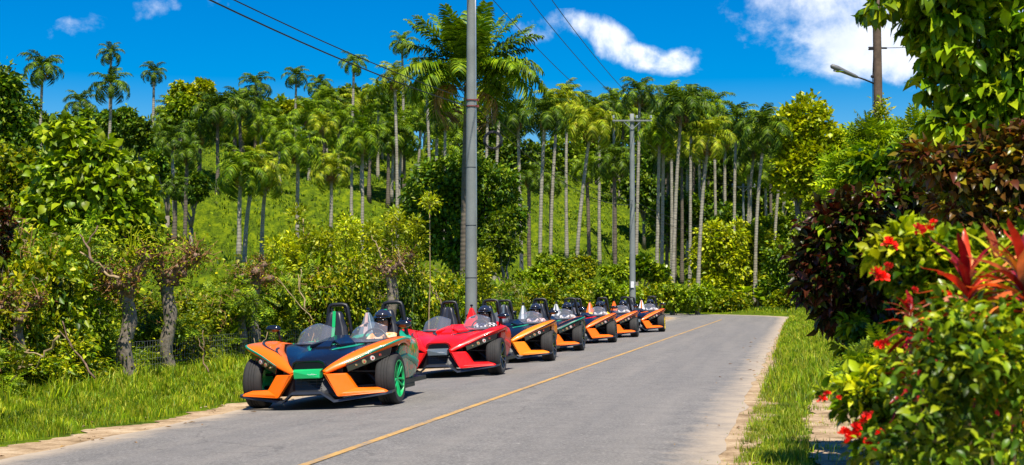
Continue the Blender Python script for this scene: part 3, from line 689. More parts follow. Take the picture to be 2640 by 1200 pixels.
        wh = part(rim, 'wheel', T, 'rim', True, 40); wh.location = wc
        ty = part(mb, 'tyre', wh, 'rubber', True, 40)
        mb = MB(); mb.lathe([(.06,s*.02),(.16,s*.02),(.16,s*.035),(.06,s*.035)], (0,0,0), 'x', 28, True); part(mb, 'brake_disc', wh, 'steel')
        # side skin behind the front wheel
        SD = [[(.70,.42,.20),(.76,.42,.42),(.82,.45,.60),(.86,.50,.70),(.87,.58,.74)],
              [(.72,.75,.18),(.79,.75,.38),(.84,.78,.56),(.88,.80,.70),(.87,.85,.80)],
              [(.70,1.2,.18),(.77,1.2,.36),(.80,1.2,.55),(.81,1.2,.70),(.78,1.2,.79)],
              [(.68,1.7,.18),(.76,1.7,.36),(.80,1.7,.58),(.78,1.75,.74),(.72,1.75,.80)],
              [(.58,2.15,.22),(.66,2.15,.40),(.68,2.15,.58),(.64,2.2,.72),(.54,2.2,.78)],
              [(.38,2.55,.28),(.44,2.55,.42),(.45,2.55,.56),(.42,2.6,.66),(.34,2.6,.70)]]
        DP = Patch(SD); mb = MB(); mb.grid(fx(DP.grid(20, 10))); sd = part(mb, 'side_panel', T, 'side', True, solidify=.02)
        mb = MB(); mb.grid(fx([[DP.ev(.06+.7*i/14, .42+.12*math.sin(i*.35)+w_)+np.array((.007,0,0)) for w_ in (-.05,.05)] for i in range(15)])); part(mb, 'side_stripe', sd, 'accent', True, solidify=.004)
        mb = MB(); mb.tube(mx([(.86,.50,.70),(.84,.46,.56),(.78,.43,.36),(.72,.42,.22)], s), .016, 6); part(mb, 'arch_edge', sd, 'accent')
        mb = MB(); mb.prism(mx([(.50,.40,.68),(.84,.44,.70),(.74,.41,.2),(.50,.40,.2)], s), (0,.03,0)); part(mb, 'arch_liner', T, 'black')
        mb = MB(); mb.prism(mx([(.70,.45,.13),(.76,.75,.13),(.74,1.7,.13),(.60,2.1,.15)], s), (0,0,.06)); part(mb, 'sill', T, 'black', bevel=.01)
        # mirrors
        mb = MB(); mb.tube(mx([(.80,.66,.79),(.82,.65,.90),(.84,.64,.975)], s), [.02,.016,.022], 8); stalk = part(mb, 'mirror_stalk', T, 'black', True)
        mb = MB(); mb.ball((0,0,0), (.115,.055,.045), 10, 16)
        mb.v = [(x*(1.0 if abs(x) < .08 else .97), y if y < 0 else y*.25, z*(1.15 if z > 0 else 1)) for x, y, z in mb.v]
        mm = part(mb, 'mirror', T, 'gloss', True); mm.location = (s*.90,.62,1.0)
        mb = MB(); mb.box((0,.018,0), (.17,.006,.06)); part(mb, 'mirror_glass', mm, 'mirror', bevel=.002)
        # windscreen blade
        cx = s*.365; rows = []
        for i in range(11):
            t = i/10; z = .775+.275*math.sin(t*math.pi/2)**.9; y = .58+.40*t; hw = .245*(1-.34*t**3)
            hw *= math.sqrt(max(0, 1-(max(0, t-.80)/.20)**2.4*.62))
            rows.append([(cx+hw*q, y+.16*q*q*(1-.2*t)-.02, z-.07*q*q*t) for q in [k/5-1 for k in range(11)]])
        mb = MB(); mb.grid(rows); ws = part(mb, 'windscreen', T, 'glass', True)
        mb = MB(); mb.tube([rows[0][k] for k in range(11)], .011, 6); part(mb, 'screen_base', ws, 'black')
        # seats
        sx = s*.37
        def sec(z, hw, y, th): return [(sx-hw, y, z),(sx-hw*.7, y-th*.35, z),(sx, y-th*.2, z),(sx+hw*.7, y-th*.35, z),(sx+hw, y, z),(sx+hw*.85, y+th, z),(sx-hw*.85, y+th, z)]
        ss = [sec(.30,.21,1.42,.12),sec(.55,.225,1.50,.13),(sec(.80,.215,1.58,.13)),sec(.98,.17,1.64,.12),sec(1.08,.125,1.665,.11),sec(1.16,.105,1.68,.10),sec(1.20,.075,1.70,.07)]
        mb = MB(); vs = [p for q in ss for p in q]; n = 7
        mb.add(vs, [tuple(range(n)), tuple(range(len(vs)-1, len(vs)-n-1, -1))]+[(i*n+k, i*n+(k+1) % n, (i+1)*n+(k+1) % n, (i+1)*n+k) for i in range(len(ss)-1) for k in range(n)])
        seat = part(mb, 'seat', T, 'seat', True, 35, bevel=.012)
        mb = MB(); mb.box((sx,1.22,.34), (.40,.46,.12)); part(mb, 'seat_cushion', seat, 'seat', bevel=.03)
        mb = MB(); pts = [(1.24,1.685,.03),(1.205,1.665,.03),(1.16,1.655,.03),(1.08,1.634,.03),(.98,1.606,.03),(.80,1.545,.03),(.55,1.465,.03)]
        G = [[(sx-.022, y-.008, z),(sx+.022, y-.008, z)] for z, y, _ in pts[1:]]; mb.grid(G); part(mb, 'seat_stripe', seat, 'seatstripe', solidify=.01)
        # roll hoop
        mb = MB(); hp = [(-.20,.78),(-.182,.95),(-.150,1.16),(-.138,1.245),(-.118,1.285),(-.06,1.298),(.06,1.298),(.118,1.285),(.138,1.245),(.150,1.16),(.182,.95),(.20,.78)]
        mb.tube([(s*.40+x, 1.93+(1.3-z)*-.05, z) for x, z in hp], [.027]*12, 8)
        mb.tube([(s*.40-.10,1.93,1.25),(s*.40-.13,2.25,.78)], .02, 6); mb.tube([(s*.40+.10,1.93,1.25),(s*.40+.13,2.25,.78)], .02, 6)
        part(mb, 'roll_hoop', T, 'hoop', True)
    # cockpit
    mb = MB(); mb.prism([(-.72,.90,.80),(.72,.90,.80),(.70,.86,.66),(-.70,.86,.66)], (0,.16,0)); dash = part(mb, 'dashboard', T, 'black', bevel=.02)
    mb = MB(); mb.box((0,1.5,.22), (1.5,1.6,.06)); mb.box((0,1.35,.42),(.16,.9,.30)); part(mb, 'cockpit_tub', T, 'black')
    mb = MB(); c = Vector((.36,1.10,.80)); ring = [c+Vector((.16*math.cos(a), .05*math.sin(a), .15*math.sin(a))) for a in [2*math.pi*i/20 for i in range(21)]]
    mb.tube(ring, .014, 6, False); mb.tube([c+Vector((-.15,0,0)), c+Vector((.15,0,0))], .012, 5); mb.tube([c, c+Vector((0,-.16,-.06))], .02, 6); part(mb, 'steering_wheel', T, 'black', True)
    RD = [[(-.74,1.80,.78),(-.52,1.80,.82),(-.25,1.80,.80),(0,1.80,.84),(.25,1.80,.80),(.52,1.80,.82),(.74,1.80,.78)],
          [(-.64,2.05,.78),(-.50,2.0,.90),(-.25,2.0,.84),(0,2.0,.90),(.25,2.0,.84),(.50,2.0,.90),(.64,2.05,.78)],
          [(-.60,2.35,.74),(-.42,2.35,.84),(-.22,2.35,.78),(0,2.35,.82),(.22,2.35,.78),(.42,2.35,.84),(.60,2.35,.74)],
          [(-.36,2.62,.66),(-.28,2.62,.70),(-.15,2.62,.68),(0,2.62,.70),(.15,2.62,.68),(.28,2.62,.70),(.36,2.62,.66)]]
    mb = MB(); mb.grid(Patch(RD).grid(12, 24)); part(mb, 'rear_deck', T, 'rear', True, solidify=.03)
    mb = MB(); b_ = [(-.13,1.86,.80),(.13,1.86,.80),(.12,2.45,.80),(-.12,2.45,.80)]; t_ = [(-.028,2.0,1.17),(.028,2.0,1.17),(.022,2.08,1.17),(-.022,2.08,1.17)]
    mb.add(b_+t_, [(0,3,2,1),(4,5,6,7),(0,1,5,4),(1,2,6,5),(2,3,7,6),(3,0,4,7)]); fin = part(mb, 'tail_fin', T, 'fin', bevel=.012)
    mb = MB(); mb.add([(-.035,1.868,.83),(.035,1.868,.83),(.016,1.985,1.165),(-.016,1.985,1.165)], [(0,1,2,3)]); part(mb, 'fin_stripe', fin, 'finstripe', solidify=.006)
    mb = MB(); mb.tube([(0,2.05,1.16),(0,2.05,1.20)], .012, 6); mb.ball((0,2.05,1.215), (.03,.03,.022), 6, 8); part(mb, 'fin_lamp', fin, 'gloss')
    # rear wheel and its swing arm
    mb = MB(); w = .15; mb.lathe([(.21,-w*.9),(.30,-w),(.325,-w*.8),(.333,-w*.4),(.333,w*.4),(.325,w*.8),(.30,w),(.21,w*.9)], (0,0,0), 'x', 40, True)
    rim = MB(); rim.lathe([(.215,-w*.9),(.2,0),(.215,w*.9)], (0,0,0), 'x', 32)
    for k in range(8):
        an = 2*math.pi*k/8; rim.tube([(w*.5, .04*math.cos(an), .04*math.sin(an)), (w*.7, .21*math.cos(an), .21*math.sin(an))], .016, 5); rim.tube([(-w*.5, .04*math.cos(an), .04*math.sin(an)), (-w*.7, .21*math.cos(an), .21*math.sin(an))], .016, 5)
    rim.lathe([(.001,-w*.6),(.05,-w*.6),(.05,w*.6),(.001,w*.6)], (0,0,0), 'x', 12)
    wh = part(rim, 'wheel', T, 'rim', True, 40); wh.location = (0,2.67,.33); part(mb, 'tyre', wh, 'rubber', True, 40)
    mb = MB(); mb.prism([(-.22,2.1,.34),(-.16,2.1,.44),(-.16,2.7,.36),(-.22,2.7,.28)], (.045,0,0)); mb.prism([(.22,2.1,.34),(.16,2.1,.44),(.16,2.7,.36),(.22,2.7,.28)], (-.045,0,0)); part(mb, 'swing_arm', T, 'black', bevel=.008)
    mb = MB()
    mb.grid([[(x, 2.67+.37*math.cos(a), .33+.37*math.sin(a)) for x in (-.17,-.06,.06,.17)] for a in [R(50+i*10) for i in range(9)]]); part(mb, 'rear_mudguard', T, 'rear', True, solidify=.015)
    return T
BASE = {r: V_[r] for r in ('black','gloss','rubber','steel','silver','graph','mirror','glass','lens_w','lens_g','lens_r')}
BASE.update(seat=V_['leather'], hoop=V_['black'], mark=V_['white'], seatstripe=V_['leather'], accent=V_['gloss'], accent2=V_['gloss'], stripe=V_['graph'], scoop=V_['navy'],
            finstripe=V_['white'], fin=V_['graph'], rear=V_['gloss'], rim=V_['gloss'], bar=V_['graph'])
def paint_tree(o, pal):
    if o.type == 'MESH':
        for i, rl in enumerate(ROLE[o.data.name]):
            sl_ = o.material_slots[i]; sl_.link = 'OBJECT'; sl_.material = pal.get(rl) or BASE[rl]
    for c in o.children: paint_tree(c, pal)
def copy_tree(o, parent=None):
    c = o.copy(); COL.objects.link(c); c.parent = parent
    for ch in list(o.children): copy_tree(ch, c)
    return c

# ------------------------------------------------------------------ helmeted people, seated at the wheel
def cloth(name, c1, c2, sc=30):
    m, nt, b = newmat(name); n = noisen(nt, sc, 2, .6, dist=.6)
    nt.links.new(ramp(nt, n, [(.42, c1), (.55, c2)]), b.inputs['Base Color']); b.inputs['Roughness'].default_value = .85; return m
SKIN = solid('skin', (.36,.17,.09), .5, var=.08); SKIN2 = solid('light_skin', (.52,.28,.18), .5, var=.08)
HELM = solid('helmet_shell', (.022,.024,.035), .18, coat=1.0); VIS = solid('helmet_peak', (.008,.008,.01), .15, coat=1.0); SHORT = cloth('denim_cloth', (.03,.05,.09), (.05,.08,.13))
def make_person(hands_on_wheel=True):
    T = empty('person')
    j = [(0,1.40,.44),(0,1.50,.62),(0,1.56,.80),(0,1.58,.885),(0,1.555,.95),(0,1.535,1.02),(0,1.53,1.09)]
    rad = [(.15,.12),(.14,.11),(.165,.11),(.065,.06),(.06,.062),(.082,.095),(.07,.085)]
    E = [(0,1),(1,2),(2,3),(3,4),(4,5),(5,6)]
    def chain(start, pts, rr):
        k = start
        for p, r_ in zip(pts, rr): j.append(p); rad.append(r_); E.append((k, len(j)-1)); k = len(j)-1
        return k
    for s in (-1, 1):
        if hands_on_wheel: w = chain(2, [(s*.17,1.55,.83),(s*.24,1.42,.70),(s*.225,1.28,.69),(s*.165,1.155,.80),(s*.145,1.115,.825)], [(.062,.062),(.05,.05),(.043,.043),(.027,.03),(.022,.036)])
        else: w = chain(2, [(s*.17,1.55,.83),(s*.23,1.45,.66),(s*.20,1.30,.58),(s*.12,1.16,.56),(s*.11,1.11,.56)], [(.062,.062),(.05,.05),(.043,.043),(.027,.03),(.022,.036)])
        base = Vector(j[w])
        for k in range(4):     # fingers curled over the rim
            q = base+Vector((s*(-.018+.014*k), -.012, .014-.010*k))
            L_ = (.026,.030,.028,.022)[k]
            chain(w, [tuple(q), tuple(q+Vector((0,-L_,.012))), tuple(q+Vector((0,-L_*1.15,-.014))), tuple(q+Vector((0,-L_*.4,-.028)))], [(.009,.009),(.0085,.0085),(.008,.008),(.007,.007)])
        chain(w, [tuple(base+Vector((-s*.022,.0,.012))), tuple(base+Vector((-s*.030,-.022,.020)))], [(.010,.010),(.008,.008)])
        chain(0, [(s*.09,1.30,.42),(s*.13,.98,.52),(s*.12,.70,.34),(s*.12,.62,.32)], [(.09,.085),(.06,.06),(.042,.045),(.04,.035)])
    me = bpy.data.meshes.new('body'); me.from_pydata(j, E, []); o = bpy.data.objects.new('tmp', me); COL.objects.link(o)
    o.modifiers.new('k', 'SKIN'); 
    if not me.skin_vertices: 
        bm = bmesh.new(); bm.from_mesh(me); bm.verts.layers.skin.verify(); bm.to_mesh(me); bm.free()
    for sv, r_ in zip(me.skin_vertices[0].data, rad): sv.radius = r_
    me.skin_vertices[0].data[0].use_root = True
    o.modifiers.new('q', 'SUBSURF').levels = 2
    dg = bpy.context.evaluated_depsgraph_get(); m2 = bpy.data.meshes.new_from_object(o.evaluated_get(dg)); bpy.data.objects.remove(o)
    m2.name = 'body'
    m2.materials.clear()
    for m in (SKIN, SHORT, SKIN): m2.materials.append(m)
    for p in m2.polygons:
        c = p.center; p.use_smooth = True
        shirt = (c.y > 1.40 and .46 < c.z < .885 and abs(c.x) < .30) or (abs(c.x) > .15 and c.y > 1.37 and c.z > .6)
        p.material_index = 1 if shirt else (2 if c.z < .56 and c.y > .95 and abs(c.x) < .3 and c.z < .5 else 0)
    ROLE[m2.name] = ['skin', 'shirt', 'trousers']
    b = link('body', m2, T)
    mb = MB(); mb.ball((0,1.445,1.03), (.013,.020,.018), 6, 8); mb.tube([(-.022,1.455,.995),(0,1.448,.993),(.022,1.455,.995)], .006, 5); part(mb, 'face_feature', b, 'skin', True)
    mb = MB(); mb.tube([(-.075,1.49,1.055),(-.045,1.452,1.055),(0,1.445,1.052),(.045,1.452,1.055),(.075,1.49,1.055)], [.012,.02,.012,.02,.012], 8); part(mb, 'sunglasses', T, 'vis', True)
    # open-face helmet: ellipsoid with the face window left open
    mb = MB(); c = Vector((0,1.555,1.07)); nu, nv = 16, 28; ring = []
    for i in range(nu+1):
        ph = -math.pi/2+math.pi*(i/nu)
        ring.append([(c.x+.128*math.cos(ph)*math.sin(2*math.pi*k/nv), c.y-.152*math.cos(ph)*math.cos(2*math.pi*k/nv), c.z+.135*math.sin(ph)) for k in range(nv)])
    vs = [p for r_ in ring for p in r_]; fs = []
    for i in range(5, nu):
        for k in range(nv):
            q = (k if k <= nv//2 else nv-k)
            if i < 9 and q < 7: continue
            if i == 9 and q < 4: continue
            fs.append((i*nv+k, i*nv+(k+1) % nv, (i+1)*nv+(k+1) % nv, (i+1)*nv+k))
    mb.add(vs, fs); h = part(mb, 'helmet', T, 'helm', True, solidify=.018)
    mb = MB(); G = []
    for k in range(11):
        a = R(-62+12.4*k); G.append([(math.sin(a)*.128, c.y-.15*math.cos(a), 1.108), (math.sin(a)*.130, c.y-(.15+.055*math.cos(a*1.3))*math.cos(a), 1.085)])
    mb.grid(G); part(mb, 'peak', h, 'vis', True, solidify=.006)
    return T

proto = make_roadster(); pdriver = make_person(True); ppass = make_person(False)
BASE.update(skin=SKIN, shirt=cloth('white_print_cloth', (.75,.62,.60), (.25,.10,.12)), trousers=SHORT, helm=HELM, vis=VIS)
orange_shirt = cloth('orange_print_cloth', (.75,.28,.05), (.80,.55,.35), 12); dark_check = V_['check']; red_shirt = cloth('red_print_cloth', (.55,.03,.04), (.70,.30,.30))
pale = cloth('pale_print_cloth', (.7,.66,.62), (.35,.30,.30), 18)
# contact point of the left front wheel as seen in the photograph -> place on the road
cars = [ # px, distance Y, palette, label
 (988, 20.0, dict(hood='navy', scoop='navy', shoulder='orange', leg='orange', accent='teal', accent2='teal', stripe='graph', bar='green', rim='green', side='splat', fin='grey', finstripe='pink', rear='teal', seatstripe='green', shirt=orange_shirt),
  'orange and dark blue three-wheeled roadster with green nose bar and green wheel rims'),
 (1252, 27.3, dict(hood='red', scoop='red', shoulder='red', leg='red', accent='red', accent2='graph', stripe='graph', bar='grey', rim='gloss', side='red', fin='red', finstripe='red', rear='red', seatstripe='graph', shirt=dark_check),
  'all red open three-wheeled roadster with grey nose bar, second in the convoy'),
 (1383, 32.8, dict(hood='navy', scoop='navy', shoulder='amber', leg='amber', accent='navy', accent2='teal', stripe='graph', bar='grey', rim='gloss', side='amber', fin='grey', finstripe='white', rear='graph', seatstripe='grey'),
  'dark blue roadster with amber fenders right behind the red roadster'),
 (1458, 38.9, dict(hood='navy', scoop='navy', shoulder='navy', leg='orange', accent='teal', accent2='teal', stripe='orange', bar='grey', rim='gloss', side='navy', fin='white', finstripe='grey', rear='navy', shirt=pale),
  'dark roadster with dark fenders and only its lower front blades orange, fourth in the convoy'),
 (1541, 45.3, dict(hood='navy', scoop='navy', shoulder='orange', leg='orange', accent='navy', accent2='red', stripe='graph', bar='graph', rim='gloss', side='orange', fin='orange', finstripe='pink', rear='yellow', shirt=pale),
  'orange-fronted roadster with yellow rear deck and two riders, third from the back of the convoy'),
 (1597, 50.8, dict(hood='navy', scoop='navy', shoulder='orange', leg='orange', accent='graph', accent2='navy', stripe='navy', bar='graph', rim='graph', side='orange', fin='orange', finstripe='orange', rear='navy', shirt=pale),
  'orange-fronted roadster with two riders, next to last in the convoy'),
 (1665, 57.3, dict(hood='navy', scoop='navy', shoulder='orange', leg='orange', accent='navy', accent2='orange', stripe='graph', bar='grey', rim='yellow', side='orange', fin='white', finstripe='orange', rear='white', shirt=pale),
  'orange-fronted roadster with yellow wheel rims and an empty passenger seat, last in the convoy')]
who = ['person in orange patterned shirt and black helmet driving the first orange roadster','person in black and white checked shirt and black helmet driving the red roadster',
 'helmeted person in white printed top driving the roadster behind the red one','helmeted person in pale top driving the fourth roadster with dark fenders','helmeted person in pale top driving the roadster with yellow rear deck',
 'helmeted person in pale top driving the next to last roadster','helmeted person in pale top driving the last roadster']
CARPOS = []
for i, (px, Y, pal, lab) in enumerate(cars):
    X = (px-1288)/3708*Y; u, s = road_uv(X, Y); u = float(u); s = float(s)
    jit = [.0,-.4,.3,-.3,.5,0,.8][i]
    rz = -TH+R(jit); uo = u-.94
    p, n = cline(s+.02); p = P0+D1*s+N1*uo
    bank = math.atan(.042)*(1-float(sst((s-70)/20)))
    z = float(crown(np.array(uo), np.array(s)))+.012
    rot = (Matrix.Rotation(rz, 3, 'Z') @ Matrix.Rotation(-bank, 3, 'Y')).to_euler()
    c = proto if i == 0 else copy_tree(proto)
    c.location = (p[0], p[1], z); c.rotation_euler = rot; c.scale = (1.065,)*3
    tag(c, lab, 'roadster', 'roadsters lined up in the left lane')
    pl = {k: (V_[v] if isinstance(v, str) else v) for k, v in pal.items()}; pl['hood'] = V_[pal['hood']]
    paint_tree(c, pl)
    if i == 0: continue
def seat_person(i, left, obj):
    px, Y, pal, lab = cars[i]; X = (px-1288)/3708*Y; u, s = road_uv(X, Y); uo = float(u)-.94; s = float(s)
    rz = -TH+R([.0,-.4,.3,-.3,.5,0,.8][i]); bank = math.atan(.042)
    p = P0+D1*s+N1*uo; z = float(crown(np.array(uo), np.array(s)))+.012
    Mx = Matrix.Translation((p[0], p[1], z)) @ Matrix.Rotation(rz, 4, 'Z') @ Matrix.Rotation(-bank, 4, 'Y')
    obj.matrix_basis = Mx @ Matrix.Scale(1.065, 4) @ Matrix.Translation((.36 if left else -.36, -.0, .0))
for i in range(7):
    d = pdriver if i == 0 else copy_tree(pdriver)
    seat_person(i, True, d); tag(d, who[i], 'person', 'helmeted riders in the roadsters')
    sh = cars[i][2].get('shirt'); paint_tree(d, {'shirt': sh} if sh else {'skin': SKIN2})
for k, (i, lab) in enumerate(((4, 'helmeted passenger beside the driver of the roadster with yellow rear deck'), (5, 'helmeted passenger beside the driver of the next to last roadster'))):
    d = ppass if k == 0 else copy_tree(ppass)
    seat_person(i, False, d); tag(d, lab, 'person', 'helmeted riders in the roadsters'); paint_tree(d, {'shirt': V_['leather'] if k else pale})
# ------------------------------------------------------------------ foliage machinery
# leaf templates: vertices (side, along, normal), faces as triangles
def T_simple(w=.32, droop=.25):      # two triangles, bent across
    return np.array([(0,0,0),(w,.45,.06),(0,1,-droop),(-w,.45,.06)]), [(0,1,2),(0,2,3)]
def T_ovate(w=.30, droop=.22, fold=.10):
    return np.array([(0,0,0),(w*.9,.3,fold),(w*.85,.62,fold*.5),(0,1,-droop),(-w*.85,.62,fold*.5),(-w*.9,.3,fold),(0,.36,-.02),(0,.68,-.06)]), [(0,1,6),(1,2,7),(1,7,6),(2,3,7),(0,6,5),(6,7,4),(6,4,5),(7,3,4)]
def T_strap(w=.10, droop=.55):
    ys = [0,.2,.45,.7,.9,1]; ws = [.35,.8,1,.85,.5,.0]; zs = [0,.03,.0,-.10*droop*2,-.3*droop*1.6,-.5*droop]
    V = []; F = []
    for y, k, z in zip(ys, ws, zs): V += [(-w*k, y, z+.03*k),(0, y, z),(w*k, y, z+.03*k)]
    for i in range(5):
        for j in (0, 1): a = i*3+j; F += [(a, a+1, a+4), (a, a+4, a+3)]
    return np.array(V), F
def T_pinnate(n=6, droop=.3):        # a small compound leaf, many leaflets
    V = []; F = []
    for i in range(n):
        y = .12+.8*i/n; z = -droop*y*y; l = .28*math.sin(math.pi*(.2+.75*i/n))
        for s in (-1, 1):
            b = len(V); V += [(0, y, z),(s*l*.6, y+.0, z+.02),(s*l, y+.14, z-.04),(s*l*.45, y+.12, z)]; F += [(b, b+1, b+2), (b, b+2, b+3)]
    b = len(V); V += [(-.02,0,0),(.02,0,0),(0,1,-droop)]; F.append((b, b+1, b+2)); return np.array(V), F
def frames(D, r, roll=.6):
    """D (n,3) leaf directions -> side, axis, normal"""
    D = D/np.linalg.norm(D, axis=1, keepdims=True); n = len(D)
    up = np.tile((0, 0, 1.), (n, 1))+r.normal(0, roll, (n, 3)); sd = np.cross(D, up); sd /= np.linalg.norm(sd, axis=1, keepdims=True)+1e-9
    return sd, D, np.cross(sd, D)
def leaves_VF(P, D, sc, tpl, r, roll=.6, fr=None):
    tv, tf = tpl; sd, ax, no = fr if fr is not None else frames(D, r, roll); n = len(P); k = len(tv); s = sc[:, None, None]
    V = P[:, None, :]+s*(tv[None, :, 0:1]*sd[:, None, :]+tv[None, :, 1:2]*ax[:, None, :]+tv[None, :, 2:3]*no[:, None, :])
    F = (np.arange(n)*k)[:, None, None]+np.array(tf)[None]
    return V.reshape(-1, 3), F.reshape(-1, 3)
def leafmesh(name, P, D, sc, tpl, mat, r, roll=.6, fr=None):
    V, F = leaves_VF(P, D, sc, tpl, r, roll, fr); return np_mesh(name, V, F, mat)
def blobs(r, lobes, n, depth=.35, per=26, spread=.16):
    """leaf points in tufts spread over and inside lobes [(cx,cy,cz,rx,ry,rz),...]"""
    L = np.array(lobes, float); area = (L[:, 3]*L[:, 5]+L[:, 4]*L[:, 5]+L[:, 3]*L[:, 4]); nt = max(1, n//per)
    li = r.choice(len(L), nt, p=area/area.sum()); d = r.normal(0, 1, (nt, 3)); d /= np.linalg.norm(d, axis=1, keepdims=True)
    k = 1-depth*r.random(nt)**1.6+r.normal(0, .05, nt); C = L[li, :3]+d*L[li, 3:]*k[:, None]
    m = nt*per; ti = np.repeat(np.arange(nt), per); rad = L[li, 3:].mean(1)[ti]*spread
    off = r.normal(0, 1, (m, 3)); P = C[ti]+off*rad[:, None]*np.array((1, 1, .75)); O = d[ti]*.8+off*.45
    return P, O
def dirs(O, r, out=1.0, rnd=.5, down=.35, upb=0.0):
    O = O/(np.linalg.norm(O, axis=1, keepdims=True)+1e-9); D = O*out+r.normal(0, rnd, O.shape); D[:, 2] += upb-down; return D
LEAFMESH = {}
def leaf_objects(parent, name, key, tpl, mat, P, D, sc, r, n_ind, roll=.5, viewer=(0, 0, 1.45), rest='foliage'):
    """the n_ind leaves nearest the camera become parts of their own, the rest one joined part"""
    sd, ax, no = frames(D, r, roll)
    w = np.array(parent.matrix_basis.translation); dist = np.linalg.norm(P+w-np.array(viewer), axis=1); od = np.argsort(dist)
    # favour leaves spread over the visible front: take every other from the nearest third
    front = od[:max(n_ind, len(od)//3)]; pick = r.choice(front, min(n_ind, len(front)), replace=False)
    if key not in LEAFMESH: LEAFMESH[key] = np_mesh(name, tpl[0], tpl[1], mat, True)
    me = LEAFMESH[key]
    for i in pick:
        o = bpy.data.objects.new(name, me); COL.objects.link(o); o.parent = parent
        m = Matrix((( *(sd[i]*sc[i]), 0),( *(ax[i]*sc[i]), 0),( *(no[i]*sc[i]), 0),(0,0,0,1))).transposed(); m.translation = Vector(P[i]); o.matrix_basis = m
    k = np.ones(len(P), bool); k[pick] = False
    if k.any():
        o = link(rest, leafmesh(rest, P[k], D[k], sc[k], tpl, mat, r, fr=(sd[k], ax[k], no[k])), parent); o['kind'] = 'stuff'
def wiggle(p0, p1, n, amp, r, sag=0):
    p0 = Vector(p0); p1 = Vector(p1); out = []
    for i in range(n+1):
        t = i/n; k = math.sin(math.pi*t); out.append(p0.lerp(p1, t)+Vector((r.uniform(-amp, amp)*k, r.uniform(-amp, amp)*k, r.uniform(-amp, amp)*k-sag*k)))
    return out
def limbs(mb, base, lobes, r, r0, n=7):
    for l in lobes[:n]:
        c = Vector(l[:3]); p = wiggle(base, c, 5, .06*(c-Vector(base)).length, r); mb.tube(p, [r0*(1-.8*i/5) for i in range(6)], 6)
        for _ in range(3):
            q = c+Vector((r.uniform(-1,1)*l[3], r.uniform(-1,1)*l[4], r.uniform(-.3,1)*l[5]))*.7; mb.tube(wiggle(p[3], q, 4, .05*(q-c).length+.02, r), [r0*.4, r0*.3, r0*.2, r0*.12, r0*.06], 5)

# ------------------------------------------------------------------ palms
def frond_mesh(seed, L=2.6, droop=1.0, hang=.6, nl=22, mat=None, wl=.055, ll=.52):
    r = np.random.default_rng(seed); V = []; F = []; pts = []
    a0 = 1.0
    p = np.array([0., 0., 0.]); ang = .95; st = L/12
    for i in range(13):
        pts.append(p.copy()); p = p+st*np.array([0, math.cos(ang), math.sin(ang)]); ang -= droop*(.10+.022*i)
    pts = np.array(pts)
    def add(vs, fs):
        b = len(V); V.extend(vs); F.extend([tuple(b+i for i in f) for f in fs])
    for i in range(12):
        w = .035*(1-i/13); a, b = pts[i], pts[i+1]
        add([a+(-w,0,0), a+(w,0,0), b+(w*.9,0,0), b+(-w*.9,0,0)], [(0,1,2), (0,2,3)])
        add([a+(0,0,-w), a+(w,0,0), b+(w*.9,0,0), b+(0,0,-w)], [(0,1,2), (0,2,3)])
    for i in range(nl):
        t = .14+.85*(i+.5*r.random())/nl; k = t*12; j = min(int(k), 11); q = pts[j]+(pts[j+1]-pts[j])*(k-j); tn = pts[j+1]-pts[j]; tn /= np.linalg.norm(tn)
        up = np.array([0, -tn[2], tn[1]]); l = ll*L/2.6*math.sin(math.pi*(.16+.78*t))**.7
        for s in (-1, 1):
            d = np.array([s, 0, 0])*1.0+tn*(.55+.2*r.random())+up*r.uniform(-.15,.45); d /= np.linalg.norm(d)
            w = tn*wl*L/2.6; g = np.array([0, 0, -1.])
            m1 = q+d*l*.45+g*l*hang*.12; m2 = q+d*l*.8+g*l*hang*.5; tp = q+d*l*.95+g*l*hang*(.95+.3*r.random())
            add([q-w*.4, q+w*.4, m1+w*.6, m1-w*.6, m2+w*.35, m2-w*.35, tp], [(0,1,2),(0,2,3),(3,2,4),(3,4,5),(5,4,6)])
    return np_mesh('frond', np.array(V), F, mat)
FR = {}
for nm, mt in (('mid', 'frond'), ('dark', 'frond_dark'), ('yellow', 'frond_yellow')):
    FR[nm] = [frond_mesh(10*i+3, 2.6, .80+.17*i, .60+.16*i, 19, M[mt], .105, .66) for i in range(3)]
FR['dead'] = [frond_mesh(77, 2.4, 2.3, .8, 14, M['frond_dead'], .05)]
def palm_trunk_mesh(h, r0, bend, mat, seed):
    mb = MB(); n = max(6, int(h/.8)); rr = random.Random(seed); pts = []
    for i in range(n+1):
        t = i/n; pts.append((bend[0]*t*t+.02*math.sin(t*7+seed), bend[1]*t*t, h*t))
    mb.tube(pts, [r0*(1.35-.55*min(1, t*5/ n if False else (i/n)*3) if i/n < .33 else .8+.1*math.sin(i)-.25*(i/n)) for i, t in enumerate(pts)] and [r0*((1.45-1.0*(i/n)*1.5) if i/n < .3 else (1.0-.28*(i/n-.3))) for i in range(n+1)], 10)
    return mb.mesh('trunk', [mat], True)
